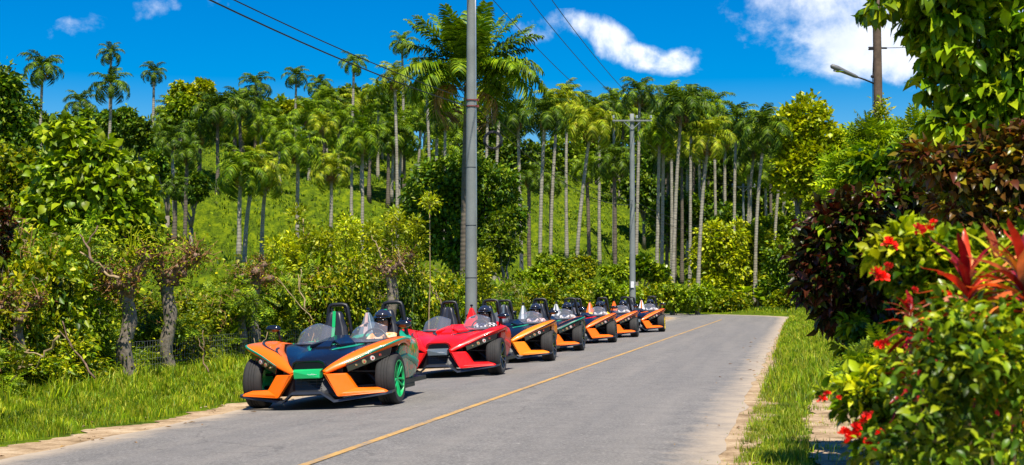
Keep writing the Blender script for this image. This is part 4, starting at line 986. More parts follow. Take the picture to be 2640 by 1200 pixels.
def palm(px, py, Y, width, tone='mid', trunk='light', base=None, n=17, label=None, group='palms on the hillside', lean=None, dead=2, rr=.12, fan=1.0):
    """crown heart seen at (px,py), Y metres away; width: spread of the crown in the same pixels; base: foot px"""
    top = at(px, py, Y); bx = (base-1288)/3708*Y if base is not None else top.x+random.uniform(-.3, .3)
    by = Y; bz = tz(bx, by)-.1; h = top.z-bz
    if h < 2: h = 2
    W = width/3708*Y; sc = W/2/1.85
    o = empty('palm_tree', (bx, by, bz)); tag(o, label, 'palm tree', group)
    tm = palm_trunk_mesh(h-.2*sc, rr*(1 if trunk == 'light' else 1.15), (top.x-bx, 0), M['palm_bark'] if trunk == 'light' else M['palm_bark_dark'], px*.01)
    t = link('trunk', tm, o)
    c = MB(); tx = top.x-bx; c.tube([(tx, 0, h-.95*sc), (tx, 0, h-.45*sc), (tx, 0, h+.05*sc)], [rr*.95, rr*1.15, rr*.45], 8)
    c.build('crownshaft', [M['crownshaft'] if tone != 'dark' else M['stem_green']], o, True)
    r = random.Random(int(px*7+py)); ms = FR[tone]
    off = r.uniform(0, 6.28)
    for k in range(n):
        ring = k/n; az = off+k*2.399963; tilt = 36-104*ring**.9*fan+r.uniform(-12, 12)      # young fronds upright, old ones hanging
        m = ms[min(2, int(ring*3))]; s_ = sc*r.uniform(.85, 1.1)*(1-.12*(1-ring))
        f = link('frond', m, o); f.matrix_basis = Matrix.Translation((tx, 0, h)) @ Matrix.Rotation(az, 4, 'Z') @ Matrix.Rotation(R(tilt), 4, 'X') @ Matrix.Scale(s_, 4)
    for k in range(dead):
        az = r.uniform(0, 6.28); f = link('frond', FR['dead'][0], o); f['label'] = 'dry brown hanging frond'
        f.matrix_basis = Matrix.Translation((tx, 0, h-.25*sc)) @ Matrix.Rotation(az, 4, 'Z') @ Matrix.Rotation(R(-70), 4, 'X') @ Matrix.Scale(sc*.8, 4)
    if r.random() < .7:
        g = MB()
        for k in range(7):
            az = r.uniform(0, 6.28); g.tube([(tx, 0, h-.55*sc), (tx+.3*sc*math.cos(az), .3*sc*math.sin(az), h-.6*sc), (tx+.42*sc*math.cos(az), .42*sc*math.sin(az), h-1.0*sc)], [.03*sc,.07*sc,.03*sc], 5)
        g.build('fruit_cluster', [M['fruit']], o, True)
    return o
PALMS = [
 (100,168,120,112,'dark','light',97,'tall palm standing against the sky at far left'),
 (273,132,150,68,'dark','light',272,'slim palm rising highest on the left skyline'),
 (275,212,125,108,'dark','light',272,'bushy palm just below the highest palm on the left skyline'),
 (383,180,145,72,'dark','light',381,'lone slim palm on the skyline right of the pair at left'),
 (197,258,140,100,'dark','light',200,'dark palm low on the skyline between the two left groups'),
 (640,212,150,92,'dark','dark',640,'dark palm topping the ridge left of the sky gap'),
 (742,190,160,74,'dark','light',741,'small palm alone in the blue gap of the ridge'),
 (800,212,160,76,'dark','dark',800,'dark windswept palm right of the lone gap palm'),
 (888,155,140,80,'mid','light',884,'tall pale-trunked palm rising above the middle of the ridge'),
 (1010,105,150,76,'mid','light',1014,'highest palm beside the crown of the big near palm'),
 (992,195,112,105,'yellow','light',1000,'palm with a very long straight white trunk in the middle of the slope'),
 (1072,190,130,100,'mid','light',1080,'palm behind the drooping dead fronds of the big near palm'),
 (1120,300,125,90,'dark','light',1118,'dark palm half hidden left of the near concrete pole'),
 (1262,190,115,110,'yellow','light',1243,'yellow-green palm just right of the near concrete pole'),
 (1228,240,120,90,'yellow','light',1222,'second yellow-green palm right of the near concrete pole'),
 (545,275,118,135,'dark','dark',545,'dark-trunked palm high on the left slope'),
 (600,262,125,120,'dark','dark',604,'dark palm touching the dark-trunked one on the left slope'),
 (430,350,105,100,'dark','light',440,'dusky palm behind the big-leaved tree'),
 (470,385,100,90,'dark','dark',462,'dusky palm right of the big-leaved tree'),
 (440,470,92,80,'dark','dark',438,'short dark palm low beside the big-leaved tree'),
 (605,430,84,150,'mid','light',600,'palm with drooping crown and three close trunks on the lower left slope'),
 (640,415,86,130,'yellow','light',613,'leaning palm in the close group on the lower left slope'),
 (668,440,88,125,'yellow','light',657,'right-hand palm of the close group on the lower left slope'),
 (747,375,90,135,'mid','light',748,'palm with straight dark stem standing clear mid left of the slope'),
 (832,425,98,115,'yellow','light',832,'small bright palm low on the slope beside the clear one'),
 (910,352,105,135,'mid','light',911,'palm with slender pale trunk left of the white-trunked palm'),
 (882,375,118,95,'mid','light',884,'palm squeezed behind the slender pale trunk'),
 (930,330,130,105,'dark','dark',928,'dark palm high behind the slender pale trunk'),
 (975,345,130,100,'dark','dark',976,'dark palm behind the long white trunk'),
 (850,300,135,105,'mid','light',850,'palm in the upper middle grove below the ridge'),
 (700,330,125,110,'mid','light',702,'palm in the upper left grove above the clear one'),
 (775,285,135,115,'mid','light',776,'palm in the upper grove under the blue gap'),
 (655,300,135,110,'mid','light',655,'palm in the upper left grove under the ridge-top palm'),
 (500,330,120,110,'dark','dark',500,'shaded palm above the grassy notch at left'),
 (820,250,150,90,'mid','light',820,'ridge palm left of the tall pale-trunked one'),
 (950,235,145,100,'mid','light',950,'ridge palm between the tall pale one and the white-trunked one'),
 (1060,285,135,100,'mid','light',1050,'palm low behind the dead hanging fronds'),
 (1302,290,104,120,'dark','light',1312,'palm with curved grey trunk right of the cable coil'),
 (1370,285,98,135,'dark','light',1358,'dark-crowned palm with straight white trunk right of the cable coil'),
 (1402,262,108,120,'yellow','light',1384,'palm with trunk leaning right behind the white-trunked one'),
 (1487,310,98,150,'yellow','light',1449,'bright palm with trunk leaning strongly to the right'),
 (1425,240,130,105,'yellow','light',1425,'yellow-green palm on the skyline above the leaning ones'),
 (1508,275,130,100,'dark','light',1508,'dark palm left of the crossarm pole'),
 (1545,400,105,115,'dark','dark',1548,'short dark palm just left of the crossarm pole'),
 (1475,420,108,100,'mid','dark',1484,'short palm low between the leaning palm and the crossarm pole'),
 (1330,440,105,90,'dark','dark',1332,'short shaded palm on the slope right of the dark tree'),
 (1385,460,118,80,'dark','dark',1386,'small shaded palm behind the straight white trunk'),
 (1612,232,112,115,'dark','light',1601,'tall dark-crowned palm directly behind the crossarm pole'),
 (1662,330,102,125,'mid','light',1652,'palm with paired trunk right of the crossarm pole'),
 (1672,345,104,120,'yellow','light',1664,'second palm of the pair right of the crossarm pole'),
 (1718,268,100,150,'dark','light',1692,'tall palm with trunk leaning right, right of the paired palms'),
 (1785,345,100,140,'yellow','light',1755,'palm with a beard of brown dead fronds and a leaning trunk'),
 (1742,300,118,115,'mid','light',1735,'palm between the leaning tall one and the bearded one'),
 (1690,250,128,110,'mid','light',1690,'skyline palm above the paired palms'),
 (1855,300,115,125,'dark','light',1846,'dark palm above the round yellow-green bushes'),
 (1925,325,108,145,'dark','light',1898,'big dark palm left of the yellow-green feathery tree'),
 (1900,365,118,110,'dark','light',1876,'lower dark palm beside the big dark one'),
 (1975,345,120,110,'dark','light',1945,'dark palm in front of the yellow-green feathery tree'),
 (1985,400,125,90,'dark','light',1962,'small palm with trunk bending right near the feathery tree'),
 (1800,265,135,105,'mid','light',1800,'skyline palm above the bearded palm'),
 (1545,255,140,100,'mid','light',1545,'skyline palm left of the crossarm pole top'),
]
for (px, py, Y, w, tone, tr, bs, lab) in PALMS:
    beard = 7 if 'beard' in lab else (2 if Y < 130 else 1)
    palm(px, py, Y, w, tone, tr, bs, n=19 if Y < 125 else 16, label=lab, dead=beard, rr=.13 if Y < 125 else .14)
# grove filler: more palms further up and behind
TN = {'dark': 'dark green palm', 'mid': 'mid green palm', 'yellow': 'yellow-green palm'}
def where(px):
    for lim, t in ((500,'on the ridge above the big-leaved tree'),(620,'on the ridge left of the blue sky gap'),(740,'on the ridge under the blue sky gap'),(860,'on the ridge right of the blue sky gap'),(980,'on the ridge left of the tallest palms'),(1080,'on the ridge behind the tallest palms'),(1180,'far behind the big near palm'),
                   (1290,'far back right of the near pole'),(1400,'far back behind the straight white-trunked palm'),(1500,'far back behind the leaning palms'),(1580,'far back left of the crossarm pole'),(1680,'far back behind the crossarm pole'),(1770,'far back behind the bearded palm'),(1860,'far back above the round bushes'),(1950,'far back behind the big dark palm'),(2600,'far back at the right end of the grove')):
        if px < lim: return t
r = random.Random(12); cnt = 0
for k in range(400):
    if cnt >= 74: break
    right = r.random() < .60
    if right: px = r.uniform(1040, 2090); py = r.uniform(255, 350)+(40 if px > 1900 else 0); Y = r.uniform(168, 205) if px < 1620 else r.uniform(140, 195)
    else: px = r.uniform(400, 1150); py = r.uniform(262, 345); Y = r.uniform(140, 172)
    if abs(px-742) < 45 and py < 290: continue
    cnt += 1
    tn = r.choice(['dark', 'mid', 'mid', 'yellow'])
    palm(px, py, Y, r.uniform(84, 126), tn, r.choice(['light', 'light', 'dark']), None, n=15, dead=1 if r.random() < .5 else 0, rr=.16,
         label=f"{TN[tn]} {where(px)}", group=f"palms {where(px)}")
for k in range(28):
    px = r.uniform(1640, 2000) if k < 16 else r.uniform(560, 1120); py = r.uniform(335, 435) if k < 16 else r.uniform(305, 385); Y = r.uniform(128, 168)
    tn = r.choice(['dark', 'dark', 'mid', 'yellow']); w_ = 'low '+where(px).replace('on the ridge ', '')
    palm(px, py, Y, r.uniform(80, 120), tn, r.choice(['light', 'dark', 'dark']), None, n=15, dead=r.choice([0, 1, 2]), rr=.13, label=f"{TN[tn]} {w_}", group=f"palms {w_}")
# the big near palm behind the concrete pole
def big_palm():
    Y = 68; top = at(1178, 205, Y); bx = (1166-1288)/3708*Y; bz = tz(bx, Y)-.1; h = top.z-bz
    o = empty('palm_tree', (bx, Y, bz)); tag(o, 'large near palm with thick brown trunk right behind the concrete pole', 'palm tree')
    mb = MB(); n = 22; pts = [((top.x-bx)*(i/n)**1.5, 0, h*i/n) for i in range(n+1)]
    mb.tube(pts, [.19 if i > 2 else .24-.02*i for i in range(n+1)], 14); mb.build('trunk', [M['palm_bark_dark']], o, True)
    tx = top.x-bx; mb = MB(); mb.tube([(tx,0,h-1.7),(tx,0,h-1.4),(tx,0,h-.6),(tx,0,h+.2)], [.17,.24,.20,.08], 14); mb.build('crownshaft', [M['crownshaft']], o, True)
    r = random.Random(3); ms = [frond_mesh(200+i, 4.3, (.22,.40,.66,.9)[i], .30+.14*i, 44, M['frond' if i != 1 else 'frond_dark'], .062, .66) for i in range(4)]
    spec = [(-92,-8,1),(-100,-22,2),(-80,-38,3),(-70,16,0),(-112,4,0),(-60,-30,3),(88,8,0),(96,-20,2),(80,-30,2),(104,-8,1),(70,18,0),(112,-42,3),(-40,28,0),(-140,22,0),(30,30,0),(150,25,0),
            (10,-5,1),(-15,-30,2),(175,-5,1),(190,-32,2),(-165,8,1),(50,-40,3),(-125,-40,3),(140,-20,2),(-90,-2,0),(92,-12,1),(-118,-28,2),(75,-4,0),(115,-22,2),(-60,-14,1),(0,-20,2),(-30,-45,3),(35,-50,3),(0,30,0)]
    for az, tl, m in spec:
        f = link('frond', ms[m], o); f.matrix_basis = Matrix.Translation((tx, 0, h)) @ Matrix.Rotation(R(-az+r.uniform(-5, 5)), 4, 'Z') @ Matrix.Rotation(R(tl*.75+2+r.uniform(-4, 4)), 4, 'X') @ Matrix.Scale(r.uniform(.80, 1.0), 4)
    for az, tl in ((-88,-50),(-75,-58),(-100,-62),(95,-78),(60,-80)):
        f = link('frond', FR['dead'][0], o); f['label'] = 'dry brown hanging frond'
        f.matrix_basis = Matrix.Translation((tx, 0, h-.5)) @ Matrix.Rotation(R(-az), 4, 'Z') @ Matrix.Rotation(R(tl+34), 4, 'X') @ Matrix.Scale(1.6, 4)
big_palm()

# ------------------------------------------------------------------ broadleaf trees and bushes, far and middle distance
def bush(name, x, y, lobes, nleaf, size, mat, label, cat, group=None, tpl=None, trunk_r=.08, tmat='bark', seed=0, down=.3, rnd=.5, per=26, depth=.4, n_ind=0, key=None, z=None, spread=.16, upb=0, leafname='leaf', crown='crown'):
    r = np.random.default_rng(seed+100); zz = (tz(x, y)-.05) if z is None else z
    o = empty(name, (x, y, zz)); tag(o, label, cat, group)
    mb = MB(); rp = random.Random(seed)
    if trunk_r:
        lo = min(l[2]-l[5] for l in lobes); b = (0, 0, max(.2, lo*.75))
        mb.tube([(0,0,-.1), (.02,.02,b[2]*.5), b], [trunk_r*1.3, trunk_r, trunk_r*.9], 8); limbs(mb, b, sorted(lobes, key=lambda l: -l[3]), rp, trunk_r*.6)
        mb.build('trunk' if name.endswith('tree') else 'stem', [M[tmat]], o, True)
    P, O = blobs(r, lobes, nleaf, depth, per, spread); D = dirs(O, r, 1, rnd, down, upb); sc = size*r.uniform(.6, 1.25, len(P)); tpl = tpl or T_simple()
    k = P[:, 2] > .02; P, D, sc = P[k], D[k], sc[k]
    if n_ind: leaf_objects(o, leafname, key, tpl, M[mat], P, D, sc, r, n_ind)
    else: link(crown, leafmesh(crown, P, D, sc, tpl, M[mat], r), o)
    return o
def px_lobes(Y, base, items, dy=None):
    """items (px, py, half width px, half height px) -> lobes relative to base"""
    out = []
    for it in items:
        p = at(it[0], it[1], Y); rx = it[2]/3708*Y; rz = it[3]/3708*Y; yo = it[4] if len(it) > 4 else 0
        out.append((p.x-base[0], yo, p.z-base[2], rx, (rx*.9 if dy is None else dy), rz))
    return out
def pxbush(name, Y, bpx, items, nleaf, size, mat, label, cat, **k):
    bx = (bpx-1288)/3708*Y; bz = tz(bx, Y)-.05
    return bush(name, bx, Y, px_lobes(Y, (bx, Y, bz), items), nleaf, size, mat, label, cat, **k)
def rlobes(r, cx, cy, w, h, n, k=.42):
    return [(cx+r.uniform(-w, w)*.62, cy+r.uniform(-h, h)*.62, w*k*r.uniform(.8, 1.25), h*k*r.uniform(.8, 1.25), r.uniform(-.8, .8)) for _ in range(n)]
rl = random.Random(5)
# dark tree in the middle, behind the near pole
pxbush('broadleaf_tree', 74, 1150, [(1090,500,75,85),(1160,450,80,60),(1230,470,75,60),(1130,570,90,80),(1230,570,75,80),(1060,590,40,60),(1200,640,85,45),(1280,540,40,60),(1110,440,45,35)], 17000, .26, 'leaf_dark', 'wide dark-leaved tree behind the big near palm', 'tree', seed=1, trunk_r=.2, per=18, spread=.14)
pxbush('broadleaf_tree', 66, 1270, [(1250,610,35,50),(1290,600,28,45),(1265,560,30,30),(1225,660,40,30)], 2600, .2, 'leaf_mid', 'mid green bushy tree right of the dark-leaved tree', 'tree', seed=2, trunk_r=.1)
# feathery yellow-green tree right
pxbush('broadleaf_tree', 112, 2010, [(2030,290,50,45),(1985,330,45,50),(2080,340,40,45),(2045,400,60,55),(2090,420,40,45),(2000,430,50,60),(2060,490,50,50),(2100,370,25,30)], 11000, .42, 'leaf_yellow', 'feathery yellow-green tree at the right end of the palm grove', 'tree', seed=3, trunk_r=.25, tpl=T_simple(.4,.1), down=.05, upb=.2, per=20)
pxbush('broadleaf_tree', 150, 2130, [(2130,370,30,50),(2150,420,40,50),(2140,480,50,50),(2180,380,35,45),(2200,460,50,60)], 6000, .5, 'leaf_mid', 'dark tree peeping out right of the feathery one', 'tree', seed=4, trunk_r=.25)
# round bright bushes past the bend
pxbush('round_bush', 108, 1810, [(1800,610,48,48),(1840,590,40,35),(1770,650,35,40),(1830,660,50,50),(1800,720,55,40)], 8000, .34, 'leaf_yellow', 'round bright yellow-green bush left of the farthest pole', 'bush', group='round bushes past the bend', seed=5, per=22)
pxbush('round_bush', 112, 1910, [(1905,610,42,42),(1880,660,35,40),(1930,670,40,45),(1900,720,50,40),(1960,640,35,35)], 8000, .34, 'leaf_yellow', 'round bright yellow-green bush right of the farthest pole', 'bush', group='round bushes past the bend', seed=6, per=22)
pxbush('round_bush', 106, 1970, [(1975,660,45,50),(2010,700,50,60),(1960,730,45,45),(2040,650,45,50)], 8000, .30, 'leaf_dark', 'dark green bush at the right side of the bend', 'bush', seed=7)
pxbush('round_bush', 100, 2100, [(2060,600,60,60),(2120,560,70,70),(2100,680,80,70),(2180,640,70,80),(2040,720,50,50)], 12000, .30, 'leaf_mid', 'broad green thicket behind the burgundy shrub', 'bush', seed=8)
pxbush('round_bush', 92, 1620, [(1620,668,38,18),(1590,680,30,16),(1650,685,30,14)], 2600, .3, 'leaf_gloss', 'low bluish-green bush behind the crossarm pole', 'bush', seed=9, tpl=T_simple(.45,.1))
# dark wood between the trunks of the right grove and on the ridges: individual trees
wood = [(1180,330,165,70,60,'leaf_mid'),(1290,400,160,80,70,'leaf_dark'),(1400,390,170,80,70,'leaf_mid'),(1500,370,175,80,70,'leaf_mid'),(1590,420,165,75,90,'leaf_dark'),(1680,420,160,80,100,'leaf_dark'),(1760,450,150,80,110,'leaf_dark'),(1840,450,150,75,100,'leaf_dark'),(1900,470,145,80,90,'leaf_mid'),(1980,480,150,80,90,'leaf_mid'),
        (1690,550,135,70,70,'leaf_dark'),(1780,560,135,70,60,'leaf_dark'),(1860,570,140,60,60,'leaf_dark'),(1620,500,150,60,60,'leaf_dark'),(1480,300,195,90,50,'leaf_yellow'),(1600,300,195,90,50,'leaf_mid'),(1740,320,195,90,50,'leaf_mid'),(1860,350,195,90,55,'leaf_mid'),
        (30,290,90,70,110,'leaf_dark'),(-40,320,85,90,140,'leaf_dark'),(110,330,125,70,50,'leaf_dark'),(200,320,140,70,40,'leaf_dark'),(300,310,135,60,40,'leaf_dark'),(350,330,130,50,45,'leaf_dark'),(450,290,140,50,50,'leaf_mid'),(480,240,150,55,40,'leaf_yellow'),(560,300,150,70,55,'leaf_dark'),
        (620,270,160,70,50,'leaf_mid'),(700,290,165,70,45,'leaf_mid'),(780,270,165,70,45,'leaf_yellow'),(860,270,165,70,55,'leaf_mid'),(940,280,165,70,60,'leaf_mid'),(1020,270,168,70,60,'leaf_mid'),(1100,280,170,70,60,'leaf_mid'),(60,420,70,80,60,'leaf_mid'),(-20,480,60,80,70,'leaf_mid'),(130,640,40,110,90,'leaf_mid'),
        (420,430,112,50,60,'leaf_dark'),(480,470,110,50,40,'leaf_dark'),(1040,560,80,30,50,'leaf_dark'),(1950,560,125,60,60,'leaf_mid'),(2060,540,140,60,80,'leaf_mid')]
tone = {'leaf_dark': 'dark', 'leaf_mid': 'mid green', 'leaf_yellow': 'pale yellow-green'}
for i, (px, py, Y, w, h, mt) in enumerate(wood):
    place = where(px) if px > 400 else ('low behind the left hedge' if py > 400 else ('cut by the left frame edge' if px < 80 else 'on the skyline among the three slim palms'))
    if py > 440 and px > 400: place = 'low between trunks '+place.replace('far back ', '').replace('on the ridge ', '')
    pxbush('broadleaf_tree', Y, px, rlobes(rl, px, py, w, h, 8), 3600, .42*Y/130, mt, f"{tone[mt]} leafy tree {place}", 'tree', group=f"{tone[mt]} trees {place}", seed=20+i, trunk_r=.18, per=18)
for i, (px, py, Y, w, h) in enumerate([(-250,330,85,120,140),(-420,380,70,130,150),(-600,330,95,140,140),(-800,400,70,150,150)]):
    pxbush('broadleaf_tree', Y, px, rlobes(rl, px, py, w, h, 8), 3600, .42*Y/130, 'leaf_mid', 'green tree on the left hill outside the picture', 'tree', group='trees on the left hill outside the picture', seed=190+i, trunk_r=.18, per=18)
for i, (px, py, Y, w, h) in enumerate([(2250,470,80,120,120),(2420,520,75,130,110),(2600,480,75,140,140),(2350,600,50,110,90),(2550,640,45,130,90),(2280,560,125,120,90),(2480,430,130,130,100),(2720,420,110,160,140)]):
    pxbush('broadleaf_tree', Y, px, rlobes(rl, px, py, w, h, 8), 3600, .42*Y/130, 'leaf_mid', 'green tree hidden behind the shrubs on the right of the road', 'tree', group='trees behind the right-hand shrubs', seed=160+i, trunk_r=.18, per=18)
# banana plants at the bend
for i, (px, w) in enumerate(((1875,60),(1905,80),(1935,70),(1855,50))):
    Y = 106; x = (px-1288)/3708*Y; z = tz(x, Y); o = empty('banana_plant', (x, Y, z)); rr_ = random.Random(i); h = rr_.uniform(.7, 1.3)
    tag(o, ['banana plant right of the farthest pole','tallest banana plant beside the road bend','rightmost banana plant at the road bend','small banana plant left of the farthest pole'][i], 'banana plant', 'banana plants at the bend')
    mb = MB(); mb.tube([(0,0,0),(.03,0,h*.5),(0,0,h)], [.12,.10,.07], 8); mb.build('trunk', [M['twig']], o, True)
    tp = T_strap(.16, .8); key = 'banana'
    if key not in LEAFMESH: LEAFMESH[key] = np_mesh('leaf', tp[0], tp[1], M['leaf_bright'], True); LEAFMESH['bananad'] = np_mesh('leaf', tp[0], tp[1], M['frond_dead'], True)
    for k in range(9):
        deadl = k > 6; f = link('leaf', LEAFMESH['bananad' if deadl else key], o)
        f.matrix_basis = Matrix.Translation((0,0,h*(.9 if not deadl else .8))) @ Matrix.Rotation(k*2.4, 4, 'Z') @ Matrix.Rotation(R(rr_.uniform(20, 65) if not deadl else -60), 4, 'X') @ Matrix.Scale(rr_.uniform(.9, 1.5), 4)
# shrubs scattered at the foot of the slope
rs = random.Random(9)
def FT(px): return 'just right of the near pole' if px < 1330 else ('behind the amber roadster' if px < 1400 else ('behind the middle roadsters' if px < 1500 else ('left of the crossarm pole foot' if px < 1590 else ('right of the crossarm pole foot' if px < 1720 else 'beside the road bend'))))
foot = [(1300,700,72),(1350,690,80),(1420,690,82),(1480,660,88),(1540,690,84),(1440,740,66),(1520,735,70),(1660,725,98),(1700,735,98),(1750,735,100),(1340,740,62),(1380,660,90),(1560,740,76),(1620,745,90),(1280,735,58),(1240,720,56),(1790,750,104),(1840,755,104),(1960,760,104),(1380,740,56)]
for i, (px, py, Y) in enumerate(foot):
    w = rs.uniform(34, 50); h = rs.uniform(24, 40); mt = rs.choice(['leaf_hedge', 'leaf_mid', 'leaf_bright'])
    pxbush('shrub', Y, px, rlobes(rs, px, py+8, w, h, 6, .5), 3200, .2*Y/75, mt, f"{dict(leaf_hedge='yellowish', leaf_mid='mid green', leaf_bright='bright green')[mt]} shrub at the foot of the slope {FT(px)}", 'shrub', group=f'shrubs at the foot of the slope {FT(px)}', seed=300+i, trunk_r=.03, per=14, spread=.22, tpl=T_simple(.3,.3), crown='foliage')
# ------------------------------------------------------------------ roadside hedge on the left: living posts, vines, shrubs
HL = [(-13.5,8),(-9.6,14),(-7.6,20.5),(-6.9,25.4),(-6.0,31),(-4.9,36),(-3.4,42),(-1.7,48),(.5,58),(2.9,68),(4.9,78),(6.5,86)]
def hl(y): return float(np.interp(y, [p[1] for p in HL], [p[0] for p in HL]))
def shrub_variant(seed, w, h, n, size, mat, tpl, stems=True):
    r = np.random.default_rng(seed); rp = random.Random(seed)
    lobes = []
    for _ in range(8):
        z = rp.uniform(.16, .86)*h; lobes.append((rp.uniform(-.5,.5)*w, rp.uniform(-.3,.3)*w, z, w*rp.uniform(.24,.40), w*rp.uniform(.20,.34), h*rp.uniform(.14,.24)))
    P, O = blobs(r, lobes, n, .75, 11, .26); D = dirs(O, r, .8, .6, .35); sc = size*r.uniform(.5, 1.35, len(P)); k = P[:, 2] > .04
    me = leafmesh('foliage', P[k], D[k], sc[k], tpl, mat, r)
    mb = MB()
    for _ in range(16):
        l = rp.choice(lobes); q = (l[0]+rp.uniform(-.2,.2), l[1]+rp.uniform(-.2,.2), l[2]+l[5]*rp.uniform(.4,1.5)); p0 = (rp.uniform(-.3,.3)*w, rp.uniform(-.15,.15)*w, -.05)
        mb.tube(wiggle(p0, q, 7, .13, rp), [.016,.014,.012,.010,.008,.007,.005,.003], 5)
    for _ in range(10):     # trailing tan vine ends
        p0 = Vector((rp.uniform(-.5,.5)*w, rp.uniform(-.4,.1)*w, rp.uniform(.5,1.0)*h)); mb.tube(wiggle(p0, p0+Vector((rp.uniform(-.5,.5), rp.uniform(-.3,.1), rp.uniform(-.5,.25))), 6, .10, rp), .006, 4)
    return me, mb.mesh('stem', [M['twig'] if seed % 2 else M['twig_brown']], True)
TP_F = T_simple(.34, .3); TP_P = T_pinnate(5, .35)
HV = [shrub_variant(400+i, 1.5, 1.8, 5200, .085 if i % 3 else .12, M['leaf_hedge' if i % 4 != 1 else 'leaf_mid'], TP_F) for i in range(5)]
HV += [shrub_variant(420+i, 1.5, 1.8, 1500, .26, M['leaf_hedge' if i else 'leaf_mid'], TP_P) for i in range(2)]
HV += [shrub_variant(430, 1.5, 1.7, 3600, .10, M['leaf_dark'], TP_F)]
rh = random.Random(31); k = 0; y = 12.5
VN = ['broad-leaved yellowish','fine-leaved green','fine-leaved yellowish','broad-leaved lime','fine-leaved bright','feathery green','feathery yellowish','dark']
def seg(px):
    for lim, t in ((150,'at the left frame edge'),(300,'left of the thick pollard'),(440,'beside the thick pollard'),(560,'in the gap left of the three pollards'),(700,'around the three pollards'),(820,'above the left half of the first roadster'),(960,'above the driver of the first roadster'),(1080,'between the first roadster and the red one'),(1190,'left of the near pole foot'),(1300,'right of the near pole foot'),(1400,'behind the amber roadster'),(1500,'behind the middle roadsters'),(1600,'left of the crossarm pole foot'),(3000,'right of the crossarm pole foot')):
        if px < lim: return t
def hshrub(x, y, sx, sz, v, label, group, name='hedge_shrub', row=''):
    px_ = 1288+3708*x/y; label = f"{VN[HV.index(v)]} {'thicket bush' if name == 'thicket_bush' else 'hedge shrub'} {row}{seg(px_)}"; group = f"{name.replace('_',' ')}s {row}{seg(px_)}"
    o = empty(name, (x, y, tz(x, y)-.03), (0, 0, rh.uniform(0, 6.28))); o.scale = (sx, sx, sz); tag(o, label, 'shrub', group)
    link('foliage', v[0], o); link('stem', v[1], o); return o
while y < 86:
    far = y > 44
    px = 1288+3708*hl(y)/y
    if px > -60:
        if px < 300: lab = 'vine-tangled shrub at the left end of the roadside hedge'; gr = 'left end hedge shrubs'
        elif px < 620: lab = 'thin shrub of the hedge between the pollard trunks'; gr = 'hedge shrubs between the pollards'
        elif px < 1180: lab = ('shrub of the vine-draped hedge above the first roadster' if px < 960 else 'shrub of the vine-draped hedge above the red roadster'); gr = lab[:40]
        else: lab = 'roadside shrub behind the rear roadsters of the convoy'; gr = 'hedge shrubs behind the rear roadsters'
        gap = 360 < px < 440 or 540 < px < 590
        hh = {0: 1.0}.get(0)
        if px < 300: hz = rh.uniform(.95, 1.2)
        elif px < 560: hz = rh.uniform(.55, .8)
        elif px < 700: hz = rh.uniform(.7, .9)
        elif px < 1180: hz = rh.uniform(1.12, 1.38)
        else: hz = rh.uniform(.9, 1.15) if y < 60 else rh.uniform(.8, 1.0)
        if not gap: hshrub(hl(y)+rh.uniform(-.3, .3)-(.95 if y < 36 else .3), y+(.4 if y < 36 else 0), rh.uniform(.85, 1.15), hz, HV[rh.randrange(8)], lab, gr)
        if y < 60 and px > 560: hshrub(hl(y)-1.0+rh.uniform(-.3, .3), y+.8, rh.uniform(.9, 1.2), hz*1.08, HV[rh.randrange(7)], lab, gr, row='in the back row ')
        if px < 280: hshrub(hl(y)-1.4+rh.uniform(-.4, .3), y+1.0, 1.2, hz*1.4, HV[rh.randrange(7)], lab, gr)
    y += .95 if y < 40 else 1.3
for i in range(9):
    yy = 17.5+i*.85+rh.uniform(-.2, .2); hshrub(hl(yy)-.25+rh.uniform(-.2,.2), yy, rh.uniform(.6, .8), rh.uniform(.42, .6), HV[[3,0,6,1,5,7,2,0,3][i]], '', '', row='low in front ')
# undergrowth further left and behind, filling the far-left corner
for i in range(22):
    yy = rh.uniform(24, 48); px = rh.uniform(-60, 250) if i < 14 else rh.uniform(250, 640)
    x = (px-1288)/3708*yy
    if x > hl(yy)-1.2: x = hl(yy)-rh.uniform(1.4, 3)
    hshrub(x, yy, rh.uniform(1.2, 1.7), rh.uniform(1.1, 1.7) if px < 250 else rh.uniform(.5, .8), HV[rh.randrange(7)], 'leafy bush in the thicket behind the left hedge', 'thicket bushes behind the left hedge', 'thicket_bush', row='behind the hedge ')
for i in range(16):
    yy = rh.uniform(9, 40); x = -.36*yy-rh.uniform(.5, 9); hshrub(x, yy, rh.uniform(1.1, 1.8), rh.uniform(.9, 1.8), HV[rh.randrange(7)], '', '', 'thicket_bush', row='outside the picture ')
# dark red leaved plant at the left frame edge
pxbush('red_leaved_bush', 23, 5, [(0,600,22,45),(15,560,20,25),(-15,650,25,40)], 900, .10, 'leaf_burg', 'small dark red leaved bush at the left edge above the hedge', 'bush', seed=71, trunk_r=.02, per=12, z=tz(-7.9, 23))
